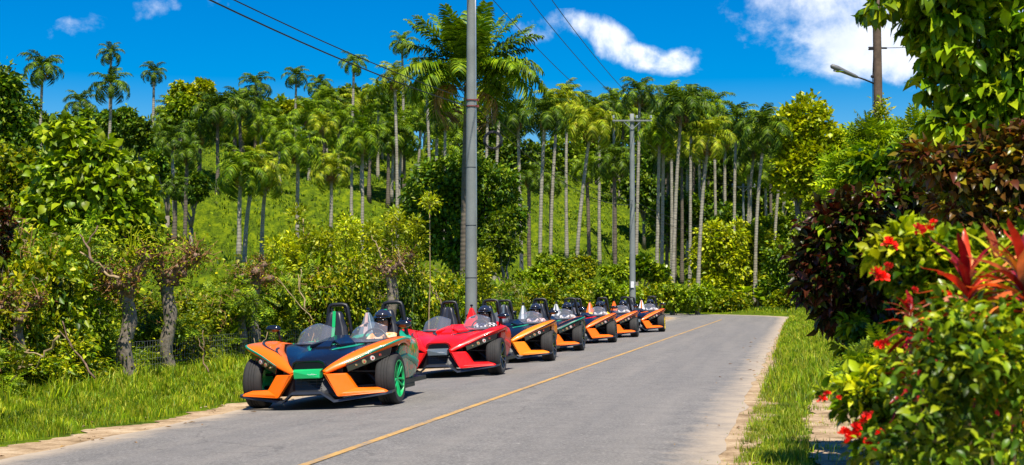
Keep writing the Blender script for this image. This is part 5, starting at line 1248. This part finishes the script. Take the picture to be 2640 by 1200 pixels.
# the big-leaved bright tree
pxbush('broadleaf_tree', 28, 240, [(135,345,38,40),(190,345,45,45),(165,420,60,50),(250,400,60,50),(330,450,55,50),(240,480,75,60),(340,530,50,50),(150,500,60,60),(110,430,38,45),(375,500,32,42),(265,570,80,55),(170,590,70,60),(90,540,50,60),(330,600,55,45),(150,320,20,22)],
       4000, .185, 'leaf_bright', 'big-leaved bright green tree standing above the hedge at left', 'tree', seed=72, trunk_r=.10, tmat='bark_grey', tpl=T_ovate(.40, .30, .10), down=.55, rnd=.5, per=7, depth=.85, n_ind=290, key='bigleaf', spread=.24, upb=.1)
for i, (items, Y, mt, sz, lab) in enumerate([([(30,480,60,60),(-20,420,50,60),(60,560,60,60),(0,640,70,60),(60,410,40,40)], 34, 'leaf_hedge', .16, 'yellow-green tree filling the left edge beside the big-leaved tree'),
        ([(20,300,40,90),(-20,250,50,90),(50,360,40,60),(15,230,25,40)], 60, 'leaf_dark', .26, 'dark tall tree cut by the left frame edge'),
        ([(80,700,70,50),(0,740,60,60),(150,690,60,50),(60,640,60,40),(200,640,50,35)], 27, 'leaf_hedge', .12, 'loose green bush low at left behind the hedge')]):
    pxbush('broadleaf_tree', Y, items[0][0], items, 5200, sz, mt, lab, 'tree', seed=80+i, trunk_r=.08, per=14, spread=.2, depth=.6)

# pollarded living posts
def pollard(px, Y, topz, r0, label, seed, head=1.0, arms=5, twigs=26, group='pollarded trees along the hedge'):
    x = (px-1288)/3708*Y-(.0 if r0 > .12 else .7 if px < 200 else .3); z = tz(x, Y); rp = random.Random(seed); o = empty('pollard_tree', (x, Y, z)); tag(o, label, 'pollard tree', group)
    h = topz-z; mb = MB(); n = 9
    pts = [(.04*math.sin(i*1.1+seed), .03*math.cos(i*.9), h*i/n-.05) for i in range(n+1)]; mb.tube(pts, [r0*(1.25 if i == 0 else 1.0+.07*math.sin(i*2.3)) for i in range(n+1)], 12)
    t = mb.build('trunk', [M['bark_grey']], o, True)
    mb = MB(); top = Vector(pts[-1]); knobs = [(top, r0*1.45)]; tips = []
    for k in range(6): knobs.append((top+Vector((rp.uniform(-1,1)*r0*1.2, rp.uniform(-1,1)*r0, rp.uniform(-.6,1.4)*r0)), r0*rp.uniform(.5,.9)))
    for k in range(arms):
        a = rp.uniform(0, 6.28) if k > 1 else (0 if k else math.pi); L_ = head*rp.uniform(.25,.62); e = top+Vector((math.cos(a)*L_, math.sin(a)*L_*.6, rp.uniform(.1,.7)*head))
        p = wiggle(top, e, 5, .07, rp); mb.tube(p, [r0*.75,r0*.6,r0*.5,r0*.45,r0*.42,r0*.36], 8)
        for q in (p[2], p[3], p[5]): knobs.append((q, r0*rp.uniform(.5,.85)))
        tips.append(e)
    for c, r_ in knobs: mb.ball(c, (r_, r_*.9, r_*.8), 7, 9, .14)
    mb.build('knobbly_head', [M['bark_knob']], o, True)
    mb = MB()
    for k in range(twigs):
        s_ = rp.choice(tips+[top]); d = Vector((rp.uniform(-1,1), rp.uniform(-.7,.5), rp.uniform(-.3,1))).normalized()*rp.uniform(.15,.5)*head
        mb.tube(wiggle(s_, s_+d, 5, .05, rp), [.014,.011,.009,.008,.006,.004], 5)
    mb.build('twigs', [M['twig_brown']], o, True)['kind'] = 'stuff'
    r = np.random.default_rng(seed); C = np.array([list(t) for t in tips+[top]]); i = r.integers(0, len(C), 900); P = C[i]+r.normal(0, .19*head, (900, 3)); k2 = r.random(900) < .3; P[k2] = np.column_stack([r.normal(0, r0*1.2, 900), r.normal(0, r0*1.2, 900), r.uniform(.1, h, 900)])[k2]; D = r.normal(0, 1, (900, 3)); D[:, 2] -= .2
    link('foliage', leafmesh('foliage', P, D, .065*r.uniform(.5, 1.3, 900), TP_F, M['leaf_hedge'], r), o)
    m_ = int(700*head); i = r.integers(0, len(C), m_); P = C[i]+r.normal(0, .15*head, (m_, 3)); D = r.normal(0, 1, (m_, 3)); D[:, 2] -= .5
    link('dry_foliage', leafmesh('dry_foliage', P, D, .055*r.uniform(.5, 1.4, m_), T_simple(.22, .6), M['leaf_brown'], r), o)
    return o
pollard(322, 25.4, 1.52, .125, 'thick grey pollarded trunk standing clear with knobbly head at left', 1, 1.0, 7, 80)
pollard(425, 28.5, 1.75, .13, 'pollarded tree with wide brown twiggy head right of the thick one', 2, 1.15, 8, 110)
pollard(165, 22.5, 1.15, .09, 'slim pale trunk half hidden in leaves at the left', 3, .6, 4, 16)
pollard(105, 21.5, 1.2, .07, 'dark thin trunk near the left edge of the hedge', 13, .6, 4, 16)
pollard(606, 32.5, 1.35, .13, 'stubby left trunk of the three pollards just left of the first roadster', 4, .5, 3, 14)
pollard(636, 33.0, 1.75, .14, 'tallest middle trunk of the three pollards just left of the first roadster', 5, .75, 6, 30)
pollard(660, 33.6, 1.55, .10, 'thin right trunk of the three pollards just left of the first roadster', 6, .6, 4, 16)
pollard(985, 36.5, 2.0, .14, 'mossy trunk wrapped in vines behind the first roadster', 7, .8, 5, 30)
# loose dead branches leaning out of the hedge
for i, (a, b, Y, rad) in enumerate([((150,830),(242,950),21.5,.018),((85,930),(150,845),20.5,.02),((30,960),(75,880),20.8,.016),((500,850),(527,935),26,.014),((640,850),(655,960),28,.012),((700,700),(790,810),33,.012),((200,590),(235,660),25,.026),((235,660),(300,700),25,.03),((750,690),(768,780),34,.02),((1095,730),(1120,790),35,.02),((945,610),(960,650),36,.02),((1000,640),(1025,690),36,.02)]):
    p0, p1 = at(*a, Y), at(*b, Y-.3); c = (p0+p1)/2; o = empty('branch', c); mb = MB(); mb.tube([q-c for q in wiggle(p1, p0, 7, .06, random.Random(i))], [rad*(1-.09*j) for j in range(8)], 6)
    rr_ = random.Random(i+50); mb.tube([q-c for q in wiggle(p0.lerp(p1, .4), p0.lerp(p1, .1)+Vector((rr_.uniform(-.3,.3),0,.2)), 4, .04, rr_)], rad*.5, 5)
    bpy.data.objects.remove(o); o = mb.build('branch', [M['twig'] if i % 3 else M['bark_knob']], None, True, loc=c)
    where = ['long tan stick leaning right at the foot of the left hedge','pale crooked stick low in the left hedge','short pale stick at the lower left corner of the hedge','thin tan stick in the grass left of the first roadster','thin stick beside the front wheel of the first roadster','long thin bare vine slanting down right of the three pollards','upright cut brown branch above the thick pollard','horizontal knobbly branch joining the thick pollard','brown stem in the hedge over the first roadster','tan stem in the hedge left of the concrete pole','bare pale twig on top of the hedge','second bare twig on top of the hedge above the driver'][i]
    tag(o, where, 'branch')
# long yellow-green shoots above the thick pollard
o = empty('climbing_vine', at(330, 640, 25)); mb = MB(); rv = random.Random(8)
for k in range(16):
    a = rv.uniform(-1.2, 1.2); L_ = rv.uniform(.4, 1.0); pts = [(0,0,0)]
    for j in range(1, 9): t = j/8; pts.append((math.sin(a)*L_*t*1.3, rv.uniform(-.05,.05), math.cos(a)*L_*math.sin(t*2.2)*.6))
    mb.tube(pts, .006, 5)
mb.build('stem', [M['leaf_yellow']], o, True); tag(o, 'tangle of long yellow-green arching shoots above the thick pollard', 'vine')
r = np.random.default_rng(3); P = r.normal(0, .35, (300, 3))*np.array((1.4,.4,.6))+np.array((.1,0,.2)); link('foliage', leafmesh('foliage', P, r.normal(0,1,(300,3)), .06*r.uniform(.6,1.3,300), TP_F, M['leaf_yellow'], r), o)
# saplings rising out of the hedge
for i, (px, ytop, yb, Y, w, lab) in enumerate([(762,535,700,38,34,'tall yellow-green sapling above the first roadster hedge'),(690,620,720,36,26,'low spreading sapling above the three pollards'),(868,560,700,39,38,'bushy sapling above the middle of the hedge'),(925,575,700,40,44,'widest bushy sapling above the hedge'),(985,540,690,41,40,'yellow-topped sapling above the hedge left of the dark tree'),(1040,560,690,42,34,'sapling with drooping tips just left of the dark tree'),(1080,500,660,43,17,'single thin sapling with a small bright tuft in front of the dark tree'),(1215,650,740,46,30,'sapling right of the concrete pole base'),(820,600,700,38,30,'small sapling between the two tall ones'),(720,610,700,37,26,'sapling left of the tallest one')]):
    x = (px-1288)/3708*Y; z = tz(x, Y); top = at(px, ytop, Y).z-z; w_ = w/3708*Y; rp = random.Random(i)
    o = empty('sapling', (x, Y, z)); tag(o, lab, 'sapling', 'saplings above the roadside hedge'); mb = MB(); sp = wiggle((0,0,0), (0,0,top*.96), 7, .05, rp); mb.tube(sp, [.025-.002*j for j in range(8)], 6)
    r = np.random.default_rng(i); PP = []; DD = []
    for k in range(4 if w < 20 else 17):
        hz = top*(rp.uniform(.5, .98) if w > 20 else rp.uniform(.93, .98)); a = rp.uniform(0, 6.28); e = Vector((math.cos(a)*w_*rp.uniform(.3,1)*(1.35-hz/top*.7), math.sin(a)*w_*.8, hz+.12)); mb.tube(wiggle((0,0,hz-.1), e, 3, .02, rp), .007, 5)
        n = 80; q = np.array(e)+r.normal(0, .10, (n, 3)); PP.append(q); d = (q-np.array(e)); d[:, 2] += .02; DD.append(d+r.normal(0,.04,(n,3)))
    mb.build('stem', [M['stem_green'] if i % 2 else M['twig']], o, True)
    P = np.concatenate(PP); D = np.concatenate(DD); link('foliage', leafmesh('foliage', P, D, .13*r.uniform(.5, 1.2, len(P)), T_simple(.24,.2), M['leaf_yellow'], r), o)
# tufts of longer grass and weeds along the hedge foot
def tufts(name, pts, h, w, mat, seed, n=26):
    r = np.random.default_rng(seed); P = []
    for (x, y) in pts: q = r.normal(0, .10, (n, 2))+np.array((x, y)); P.append(np.column_stack([q, terr(q[:, 0], q[:, 1])-.01]))
    P = np.concatenate(P); return blades(name, P, h*r.uniform(.5, 1.2, len(P)), np.full(len(P), w), mat, .9, seed)
rt = random.Random(2)
tufts('tall_grass', [(hl(yy)+rt.uniform(.2, 1.1), yy) for yy in [rt.uniform(14, 60) for _ in range(150)]], .34, .018, M['grass'], 61)
tufts('tall_grass', [tuple(P0+D1*s_+N1*rt.uniform(6, 8.5)) for s_ in [rt.uniform(0, 60) for _ in range(110)]], .30, .018, M['grass'], 62)
tufts('tall_grass', [tuple(P0+D1*s_+N1*(3.9+.3*rt.random())) for s_ in [rt.uniform(-6, 30) for _ in range(40)]], .16, .010, M['grass'], 63)
tufts('path_weeds', [tuple(P0+D1*s_+N1*(path_u(s_)+rt.uniform(-.5, .7))) for s_ in [rt.uniform(-6, 10.5) for _ in range(60)]], .07, .008, M['grass_dry'], 64, 18)
tufts('path_weeds', [tuple(P0+D1*s_+N1*rt.uniform(3.4, 3.75)) for s_ in [rt.uniform(-6, 40) for _ in range(90)]], .06, .008, M['grass_dry'], 65, 14)
# wire mesh fence glimpsed between hedge and road
def fence():
    o = empty('wire_fence', (hl(30), 30, tz(hl(30), 30))); tag(o, 'low wire mesh fence in the hedge beside the first roadster', 'fence'); b = Vector(o.location)
    ys_ = np.arange(26, 41, 1.2)
    pts = [Vector((hl(y_)-.15, y_, tz(hl(y_)-.15, y_)))-b for y_ in ys_]
    mb = MB()
    for k in range(6):
        mb.tube([p+Vector((0,0,.08+k*.11)) for p in pts], .002, 4)
    for a, c in zip(pts, pts[1:]):
        for j in range(10):
            q = a.lerp(c, j/10); mb.tube([q+Vector((0,0,.05)), q+Vector((0,0,.63))], .0018, 4)
    mb.build('mesh', [M['metal']], o)['kind'] = 'stuff'
    for p in pts[::3]: m2 = MB(); m2.tube([p, p+Vector((0,0,.68))], .02, 6); m2.build('post', [M['bark_grey']], o)
fence()

# ------------------------------------------------------------------ poles, wires, lamp
def pole(px, Y, top_z, r0, r1, label, mat='concrete', seg=True):
    x = (px-1288)/3708*Y; z = tz(x, Y)-.05; o = empty('utility_pole', (x, Y, z)); tag(o, label, 'utility pole'); h = top_z-z
    mb = MB(); n = 24; mb.tube([(0,0,h*i/n) for i in range(n+1)], [r0+(r1-r0)*i/n for i in range(n+1)], 20); mb.build('shaft', [M[mat]], o, True); return o, Vector((x, Y, z))
p1, b1 = pole(1185, 38, 11.2, .158, .105, 'near tall grey concrete utility pole behind the red roadster')
mb = MB(); mb.tube([(.135,-.03,.2), (.125,-.03,4), (.105,-.03,8), (.09,-.03,11)], .028, 8); mb.build('conduit', [M['metal']], p1, True)
for hz in (2.05, 4.9, 3.4): m2 = MB(); rr_ = .158-.053*hz/11; m2.lathe([(rr_+.002,-.007),(rr_+.006,-.007),(rr_+.006,.007),(rr_+.002,.007)], (0,0,hz), 'z', 20, True); m2.build('band', [M['steel_dark']], p1)
att = 6.45-b1.z
for k, dz in enumerate((0, .16)): m2 = MB(); m2.lathe([(.131,-.013),(.146,-.013),(.146,.013),(.131,.013)], (0,0,att-dz), 'z', 20, True); m2.box((.16,-.05,att-dz), (.08,.05,.06)); m2.build('clamp', [M['rust']], p1)
def crossarm(o, h, w=.94, ins=3):
    mb = MB(); mb.box((0,-.13,h), (2*w,.08,.07)); a = mb.build('crossarm', [M['concrete']], o, bevel=.008)
    mb = MB(); mb.tube([(-.42,-.13,h-.03),(0,-.12,h-.42)], .018, 6); mb.tube([(.42,-.13,h-.03),(0,-.12,h-.42)], .018, 6); mb.build('brace', [M['metal']], o)
    for x in ((-w+.05, .22, w-.05) if ins == 3 else (-w+.05, w-.05)):
        mb = MB(); mb.lathe([(.02,0),(.02,.07),(.055,.08),(.06,.11),(.035,.13),(.05,.15),(.045,.19),(.02,.21),(.001,.215)], (x,-.13,h+.05), 'z', 12); mb.build('insulator', [M['insul']], a, True)
crossarm(p1, 10.5-b1.z)
Y2 = 70; p2, b2 = pole(1591, Y2, at(1591, 285, Y2).z, .155, .10, 'second grey utility pole with a crossarm among the palms')
h2 = at(1591, 303, Y2).z-b2.z; crossarm(p2, h2)
mb = MB(); mb.box((-.02,-.17,at(0,716,Y2).z-b2.z), (.16,.03,.30)); mb.build('sign_plate', [M['white']], p2, bevel=.004)
mb = MB(); mb.tube([(.12,-.04,.2),(.10,-.04,6),(.08,-.04,9)], .02, 6); mb.build('conduit', [M['metal']], p2, True)
Y3 = 118; p3, b3 = pole(1871, Y3, at(1871, 462, Y3).z, .13, .085, 'farthest thin utility pole beyond the road bend'); crossarm(p3, at(1871, 470, Y3).z-b3.z, .94, 2)
# wooden pole with street lamp at the right
Y4 = 43; x4 = (2216-1288)/3708*Y4; z4 = tz(x4, Y4)-.05; p4 = empty('street_lamp', (x4, Y4, z4)); tag(p4, 'brown wooden pole at right carrying a long-armed street lamp', 'street lamp')
mb = MB(); H4 = at(2210, -30, Y4).z-z4; mb.tube([(-.05*(i/12), 0, H4*i/12) for i in range(13)], [.155-.035*i/12 for i in range(13)], 14); mb.build('pole', [M['wood_pole']], p4, True)
c4 = Vector((x4, Y4, z4)); a0 = at(2206, 209, Y4)-c4; a1 = at(2158, 190, Y4-.3)-c4; a2 = at(2094, 162, Y4-.6)-c4
mb = MB(); mb.tube([a0, a0.lerp(a1, .5)+Vector((0,0,.01)), a1], .026, 8); arm = mb.build('lamp_arm', [M['steel_dark']], p4, True)
mb = MB(); d = (a2-a1); mb.tube([a1-d*.06, a1+d*.05, a1+d*.35, a1+d*.75, a1+d*.95, a2], [.035,.055,.062,.085,.07,.02], 12)
mb.v = [(x, y, z) for x, y, z in mb.v]; lh = mb.build('lamp_head', [M['lamp_grey']], p4, True)
mb = MB(); mb.ball(tuple(a1+d*.68+Vector((0,0,-.05))), (.17,.06,.05), 8, 12); mb.build('lamp_lens', [V_['mirror']], lh, True)
mb = MB(); q = at(2214, 118, Y4)-c4; mb.box((q.x,-.02,q.z), (.52,.05,.05)); br = mb.build('bracket', [M['steel_dark']], p4)
for dx in (-.26, -.20): mb = MB(); mb.lathe([(.03,-.05),(.05,-.03),(.03,0),(.05,.03),(.03,.05)], (q.x+dx,-.08,q.z-.02), 'z', 10); mb.build('insulator', [M['steel_dark']], br, True)
mb = MB(); mb.tube([q+Vector((-.14,-.06,-.0)), at(2200,190,Y4)-c4, at(2200,330,Y4)-c4], .012, 5); mb.ball(tuple(at(2199,190,Y4)-c4), .05, 6, 8); mb.build('cable', [M['cable']], p4)
# yellow-green climber on that pole
rp = random.Random(4); o = empty('climbing_vine', (x4-.02, Y4-.2, z4)); tag(o, 'yellow-green climber covering the lower part of the wooden lamp pole', 'vine'); zb = at(0, 240, Y4).z-z4; r = np.random.default_rng(44)
t = r.random(2600)**.6; P = np.column_stack([r.normal(0, 1, 2600)*(.10+.85*(t)**2.2), r.normal(0, .22, 2600), zb-2.6*t]); D = P*np.array((1,1,0))+r.normal(0,.6,(2600,3)); link('foliage', leafmesh('foliage', P, D, .13*r.uniform(.5,1.3,2600), T_simple(.3,.2), M['leaf_yellow'], r), o)
mb = MB(); mb.tube(wiggle((0,0,0),(0,.05,zb), 12, .15, rp), .02, 5); mb.build('stem', [M['twig']], o)

def wire(p, q, sag, label, rad=.011, n=28, group='overhead wires'):
    p = Vector(p); q = Vector(q); mb = MB(); pts = [p.lerp(q, i/n)-Vector((0,0,sag*4*(i/n)*(1-i/n))) for i in range(n+1)]
    c = (p+q)/2; mb.tube([x-c for x in pts], rad, 5); tag(mb.build('overhead_wire', [M['cable']], None, loc=c), label, 'wire', group)
A = Vector((b1.x, 38, 6.45))
wire(A+Vector((-.1,-.05,.02)), (-9.2,-1,6.6), .55, 'upper of the twin wires running from the near pole to the top left', .011)
wire(A+Vector((-.1,-.05,-.16)), (-9.0,-1,6.5), .62, 'lower of the twin wires running from the near pole to the top left', .014)
B = Vector((b2.x, Y2-.1, at(0, 515, Y2).z)); C3 = Vector((b3.x, Y3-.1, at(0, 590, Y3).z))
wire(A+Vector((.1,-.05,.02)), B+Vector((0,0,.2)), .55, 'upper sagging wire from the near pole down to the crossarm pole', .012)
wire(A+Vector((.1,-.05,-.16)), B, .75, 'lower sagging wire from the near pole down to the crossarm pole', .014)
wire(B, C3, .8, 'low wire from the crossarm pole to the farthest pole', .014); wire(B+Vector((0,0,.2)), C3+Vector((0,0,.3)), .5, 'upper low wire from the crossarm pole to the farthest pole', .012)
for k, (xx, nm) in enumerate(((-.89, 'left'), (.22, 'middle'), (.89, 'right'))):
    wire((b1.x+xx, 37.9, 10.8), (b2.x+xx, Y2-.13, b2.z+h2+.25), .42, nm+' of the three power wires dropping from the top of the picture to the crossarm', .012)
    wire((b1.x+xx, 37.9, 10.8), (b1.x-7.6+xx, -1, 10.8), .5, nm+' power wire leading from the near pole towards the viewer above the picture', .012)
    if k != 1: wire((b2.x+xx, Y2-.13, b2.z+h2+.25), (b3.x+xx, Y3-.13, at(0, 466, Y3).z), .7, nm+' power wire from the crossarm pole to the farthest pole', .012)
wire(c4+q+Vector((.2,-.05,0)), (x4+9, 30, 8.2), .4, 'thin wire rising to the right from the wooden lamp pole', .010)
# coil of spare cable hung on the wire
cc = at(1240, 352, 40.5); mb = MB()
for k in range(5):
    rr_ = .215+.012*k-.02*(k % 2); mb.tube([Vector((rr_*math.cos(a), .02*k-.04+.01*math.sin(3*a), rr_*math.sin(a))) for a in [2*math.pi*i/28 for i in range(29)]], .011, 5, False)
mb.tube([(0,0,.22),(-.05,0,.9)], .008, 5)
tag(mb.build('cable_coil', [M['cable']], None, True, loc=cc), 'black coil of spare cable hanging beside the near pole', 'cable coil')

# ------------------------------------------------------------------ the right-hand side: shrubs and flowers close to the camera
OV = T_ovate(.26, .28, .08)
pxbush('broadleaf_tree', 11, 2700, [(2230,5,60,22),(2380,30,90,60),(2480,120,110,80),(2400,130,70,55),(2440,230,80,55),(2400,320,65,45),(2530,270,110,90),(2600,60,110,110),(2620,200,110,130),(2480,370,80,50),(2560,360,80,60),(2340,70,45,45),(2330,215,28,22),(2400,-60,160,60)],
       5200, .145, 'leaf_tall', 'tall glossy green tree hanging over the right side of the picture', 'tree', seed=91, trunk_r=.09, tmat='bark', tpl=T_ovate(.27,.30,.08), down=.7, rnd=.42, per=9, depth=.5, n_ind=290, key='glossleaf', spread=.17)
pxbush('shrub', 9, 2620, [(2330,400,65,35),(2410,440,75,55),(2510,410,90,80),(2570,510,90,90),(2430,530,85,55),(2500,590,90,50),(2600,400,90,100)], 3600, .085, 'leaf_copper', 'copper and green leaved shrub at the right edge under the tall tree', 'shrub', seed=92, trunk_r=.04, tpl=OV, per=10, depth=.6, n_ind=220, key='copper', down=.25, crown='foliage')
pxbush('shrub', 13.5, 2300, [(2210,400,60,50),(2160,440,50,50),(2250,450,80,60),(2350,500,80,50),(2130,490,40,35),(2220,520,80,35),(2310,350,60,45),(2190,340,25,30)], 2500, .20, 'leaf_bright', 'bright feathery-leaved shrub above the burgundy one', 'shrub', seed=93, trunk_r=.04, tpl=T_pinnate(6,.35), per=8, depth=.6, down=.2, crown='foliage')
pxbush('shrub', 13.2, 2340, [(2230,430,70,60),(2330,470,80,60),(2280,540,90,60),(2400,420,60,60)], 2600, .13, 'leaf_gloss', 'dark glossy shrub mixed into the feathery one', 'shrub', seed=94, trunk_r=.04, tpl=OV, per=10, depth=.6, crown='foliage')
pxbush('burgundy_shrub', 12.6, 2230, [(2085,590,55,45),(2035,650,38,45),(2140,620,70,60),(2100,700,70,60),(2170,750,80,70),(2230,680,80,90),(2050,715,36,38),(2170,540,85,40),(2250,580,60,40),(2250,830,70,70),(2190,850,55,50),(2120,790,60,45),(2070,560,40,25),(2300,500,60,40)],
       8200, .125, 'leaf_burg', 'large dark burgundy-leaved shrub beside the right verge', 'shrub', seed=95, trunk_r=.06, tpl=T_ovate(.22,.30,.06), per=8, depth=.7, n_ind=280, key='burg', down=.15, rnd=.6, spread=.28, crown='foliage')
pxbush('shrub', 12.5, 2235, [(2120,560,60,35),(2180,590,60,50),(2150,700,70,60),(2210,760,70,60),(2230,500,70,40),(2100,640,50,50)], 520, .10, 'leaf_gloss', 'green shoots growing up through the burgundy shrub', 'shrub', seed=99, trunk_r=.03, tpl=OV, per=6, depth=.4, spread=.3, down=.2, crown='foliage')
pxbush('shrub', 12.2, 2230, [(2170,860,50,40),(2200,880,50,40),(2240,860,60,50),(2290,900,70,50),(2150,820,30,30)], 1800, .11, 'leaf_gloss', 'green glossy low shrub hanging under the burgundy one', 'shrub', seed=96, trunk_r=.04, tpl=OV, per=9, depth=.6, down=.6, crown='foliage')
pxbush('fern_bush', 10.5, 2270, [(2200,930,60,30),(2270,920,70,40),(2330,930,70,50)], 700, .24, 'leaf_mid', 'low ferny plant behind the flowering bush', 'bush', seed=97, trunk_r=.02, tpl=T_pinnate(8,.4), per=6, depth=.7, crown='foliage')
# flowering bush right at the camera
fb = pxbush('flowering_bush', 5.3, 2450, [(2270,620,55,45),(2330,610,60,50),(2350,700,80,70),(2270,690,45,45),(2470,800,110,120),(2550,750,90,110),(2330,850,60,70),(2380,960,110,100),(2250,1010,90,70),(2150,1010,60,55),(2500,1020,140,130),(2290,1120,120,80),(2180,1110,50,50),(2430,1180,150,90),(2080,990,26,26),(2560,900,100,120),(2600,650,80,90),(2420,640,60,60)],
       8200, .050, 'leaf_gloss', 'flowering bush with red blooms closest to the camera at right', 'bush', seed=98, trunk_r=.02, tpl=T_ovate(.30,.28,.08), per=9, depth=.75, n_ind=290, key='flowerleaf', down=.3, upb=.15, spread=.22, crown='foliage')
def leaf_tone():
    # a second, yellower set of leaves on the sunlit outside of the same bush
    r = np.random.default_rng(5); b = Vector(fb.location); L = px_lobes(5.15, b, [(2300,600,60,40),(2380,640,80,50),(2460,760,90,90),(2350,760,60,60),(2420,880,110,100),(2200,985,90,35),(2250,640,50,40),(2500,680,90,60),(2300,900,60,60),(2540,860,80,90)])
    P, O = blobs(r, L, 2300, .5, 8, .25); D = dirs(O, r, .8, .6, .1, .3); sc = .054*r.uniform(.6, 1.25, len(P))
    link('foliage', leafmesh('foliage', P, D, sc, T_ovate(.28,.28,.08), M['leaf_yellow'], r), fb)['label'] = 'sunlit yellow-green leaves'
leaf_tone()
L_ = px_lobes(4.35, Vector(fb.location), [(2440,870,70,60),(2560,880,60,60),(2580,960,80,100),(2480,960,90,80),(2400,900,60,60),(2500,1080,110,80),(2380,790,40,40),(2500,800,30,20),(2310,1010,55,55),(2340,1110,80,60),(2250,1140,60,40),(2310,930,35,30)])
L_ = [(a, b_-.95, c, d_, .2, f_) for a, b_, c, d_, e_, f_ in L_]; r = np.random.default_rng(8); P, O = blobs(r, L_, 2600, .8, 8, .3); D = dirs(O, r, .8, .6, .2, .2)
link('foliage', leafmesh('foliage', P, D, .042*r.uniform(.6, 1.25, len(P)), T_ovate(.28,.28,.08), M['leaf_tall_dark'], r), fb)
PETAL = []
for v in range(2):
    r_ = random.Random(v); mb = MB()
    for k in range(26):     # a flower head of many small curled petals
        a = r_.uniform(0, 6.28); e = r_.uniform(-.3, 1.3); d = Vector((math.cos(a)*math.cos(e), math.sin(a)*math.cos(e), math.sin(e))); s1 = d.orthogonal().normalized(); c = d*.028
        tip = d*.055+s1*r_.uniform(-.012,.012); w_ = .012; mb.add([c*.2, c+s1*w_, tip+s1*w_*.5+Vector((0,0,-.005)), tip-s1*w_*.5, c-s1*w_], [(0,1,2),(0,2,3),(0,3,4)])
    PETAL.append(mb.mesh('flower', [M['petal']]))
fl = [(2237,612,5.0,1),(2245,618,5.0,.8),(2312,580,5.0,1),(2335,578,5.05,1),(2350,560,5.2,.6),(2208,688,4.9,1),(2218,700,4.9,1),(2235,672,5,.7),(2225,866,4.8,.8),(2210,868,4.8,.7),(2065,1005,4.9,.7),(2078,990,4.9,.5),(2120,1092,4.7,1),(2140,1100,4.7,1),(2155,1085,4.7,.8),(2185,1115,4.6,1),(2200,1122,4.6,.8),(2165,1060,4.7,.6),(2210,1090,4.7,.7),(2108,1000,4.9,.4),(2175,1045,4.8,.6),(2300,730,4.9,.5),(2285,760,4.9,.5),(2350,900,4.8,.4),(2390,745,4.9,.6),(2150,1072,4.7,.7),(2190,1040,4.8,.4),(2440,990,4.7,.4)]
for i, (px, py, Y, s_) in enumerate(fl):
    o = link('flower', PETAL[i % 2], fb); p = at(px, py, Y-.05)-Vector(fb.location); o.matrix_basis = Matrix.Translation(p) @ Matrix.Rotation(i*1.3, 4, 'Z') @ Matrix.Rotation(.5*math.sin(i), 4, 'X') @ Matrix.Scale(s_*.50, 4)
# cordyline rosettes
STR = T_strap(.075, .5)
CM = {k: np_mesh('leaf', STR[0], STR[1], M[m], True) for k, m in (('red', 'leaf_red'), ('dark', 'leaf_red_dark'), ('green', 'leaf_yellow'))}
def cordyline(px, py, Y, L_, n, tones, label, seed, tilt=(75, -15)):
    L_ *= .74; p = at(px, py, Y); z = tz(p.x, p.y); o = empty('cordyline', (p.x, p.y, z)); tag(o, label, 'cordyline', 'red cordylines in the right foreground'); h = p.z-z; r = random.Random(seed)
    mb = MB(); mb.tube(wiggle((0,.3,0), (0,0,h), 6, .04, r), .006, 8); mb.build('stem', [M['twig']], o, True)
    for k in range(n):
        t = k/n; l = link('leaf', CM[r.choice(tones)], o); s_ = L_*r.uniform(.75, 1.1)
        l.matrix_basis = Matrix.Translation((0,0,h-.10*t)) @ Matrix.Rotation(k*2.4+r.uniform(-.2,.2), 4, 'Z') @ Matrix.Rotation(R(tilt[0]+(tilt[1]-tilt[0])*t), 4, 'X') @ Matrix.Rotation(r.uniform(-.5,.5), 4, 'Y') @ Matrix.Scale(s_, 4)
cordyline(2436, 715, 4.6, .25, 34, ['red','red','green','dark'], 'brightest red and yellow cordyline rosette in the right foreground', 1)
cordyline(2575, 705, 4.4, .27, 34, ['red','red','dark'], 'red cordyline rosette cut by the right picture edge', 2)
cordyline(2510, 665, 5.0, .22, 20, ['red','green'], 'small red-green cordyline between the two bright rosettes', 3)
cordyline(2320, 850, 5.0, .17, 30, ['dark'], 'dark crimson cordyline low in the middle of the flowering bush', 4, (60, -50))
cordyline(2290, 785, 5.05, .17, 28, ['dark','dark','red'], 'deep red cordyline behind the left side of the flowering bush', 5, (50, -40))
cordyline(2300, 935, 5.0, .16, 24, ['dark'], 'darkest cordyline near the ground inside the flowering bush', 6, (50, -50))
cordyline(2520, 900, 4.8, .24, 26, ['red','dark'], 'reddish brown cordyline at the right edge below the bright ones', 7, (40, -60))
for k, (px, py, Y) in enumerate([(2375, 560, 6.5), (2480, 620, 6.0)]):
    pass
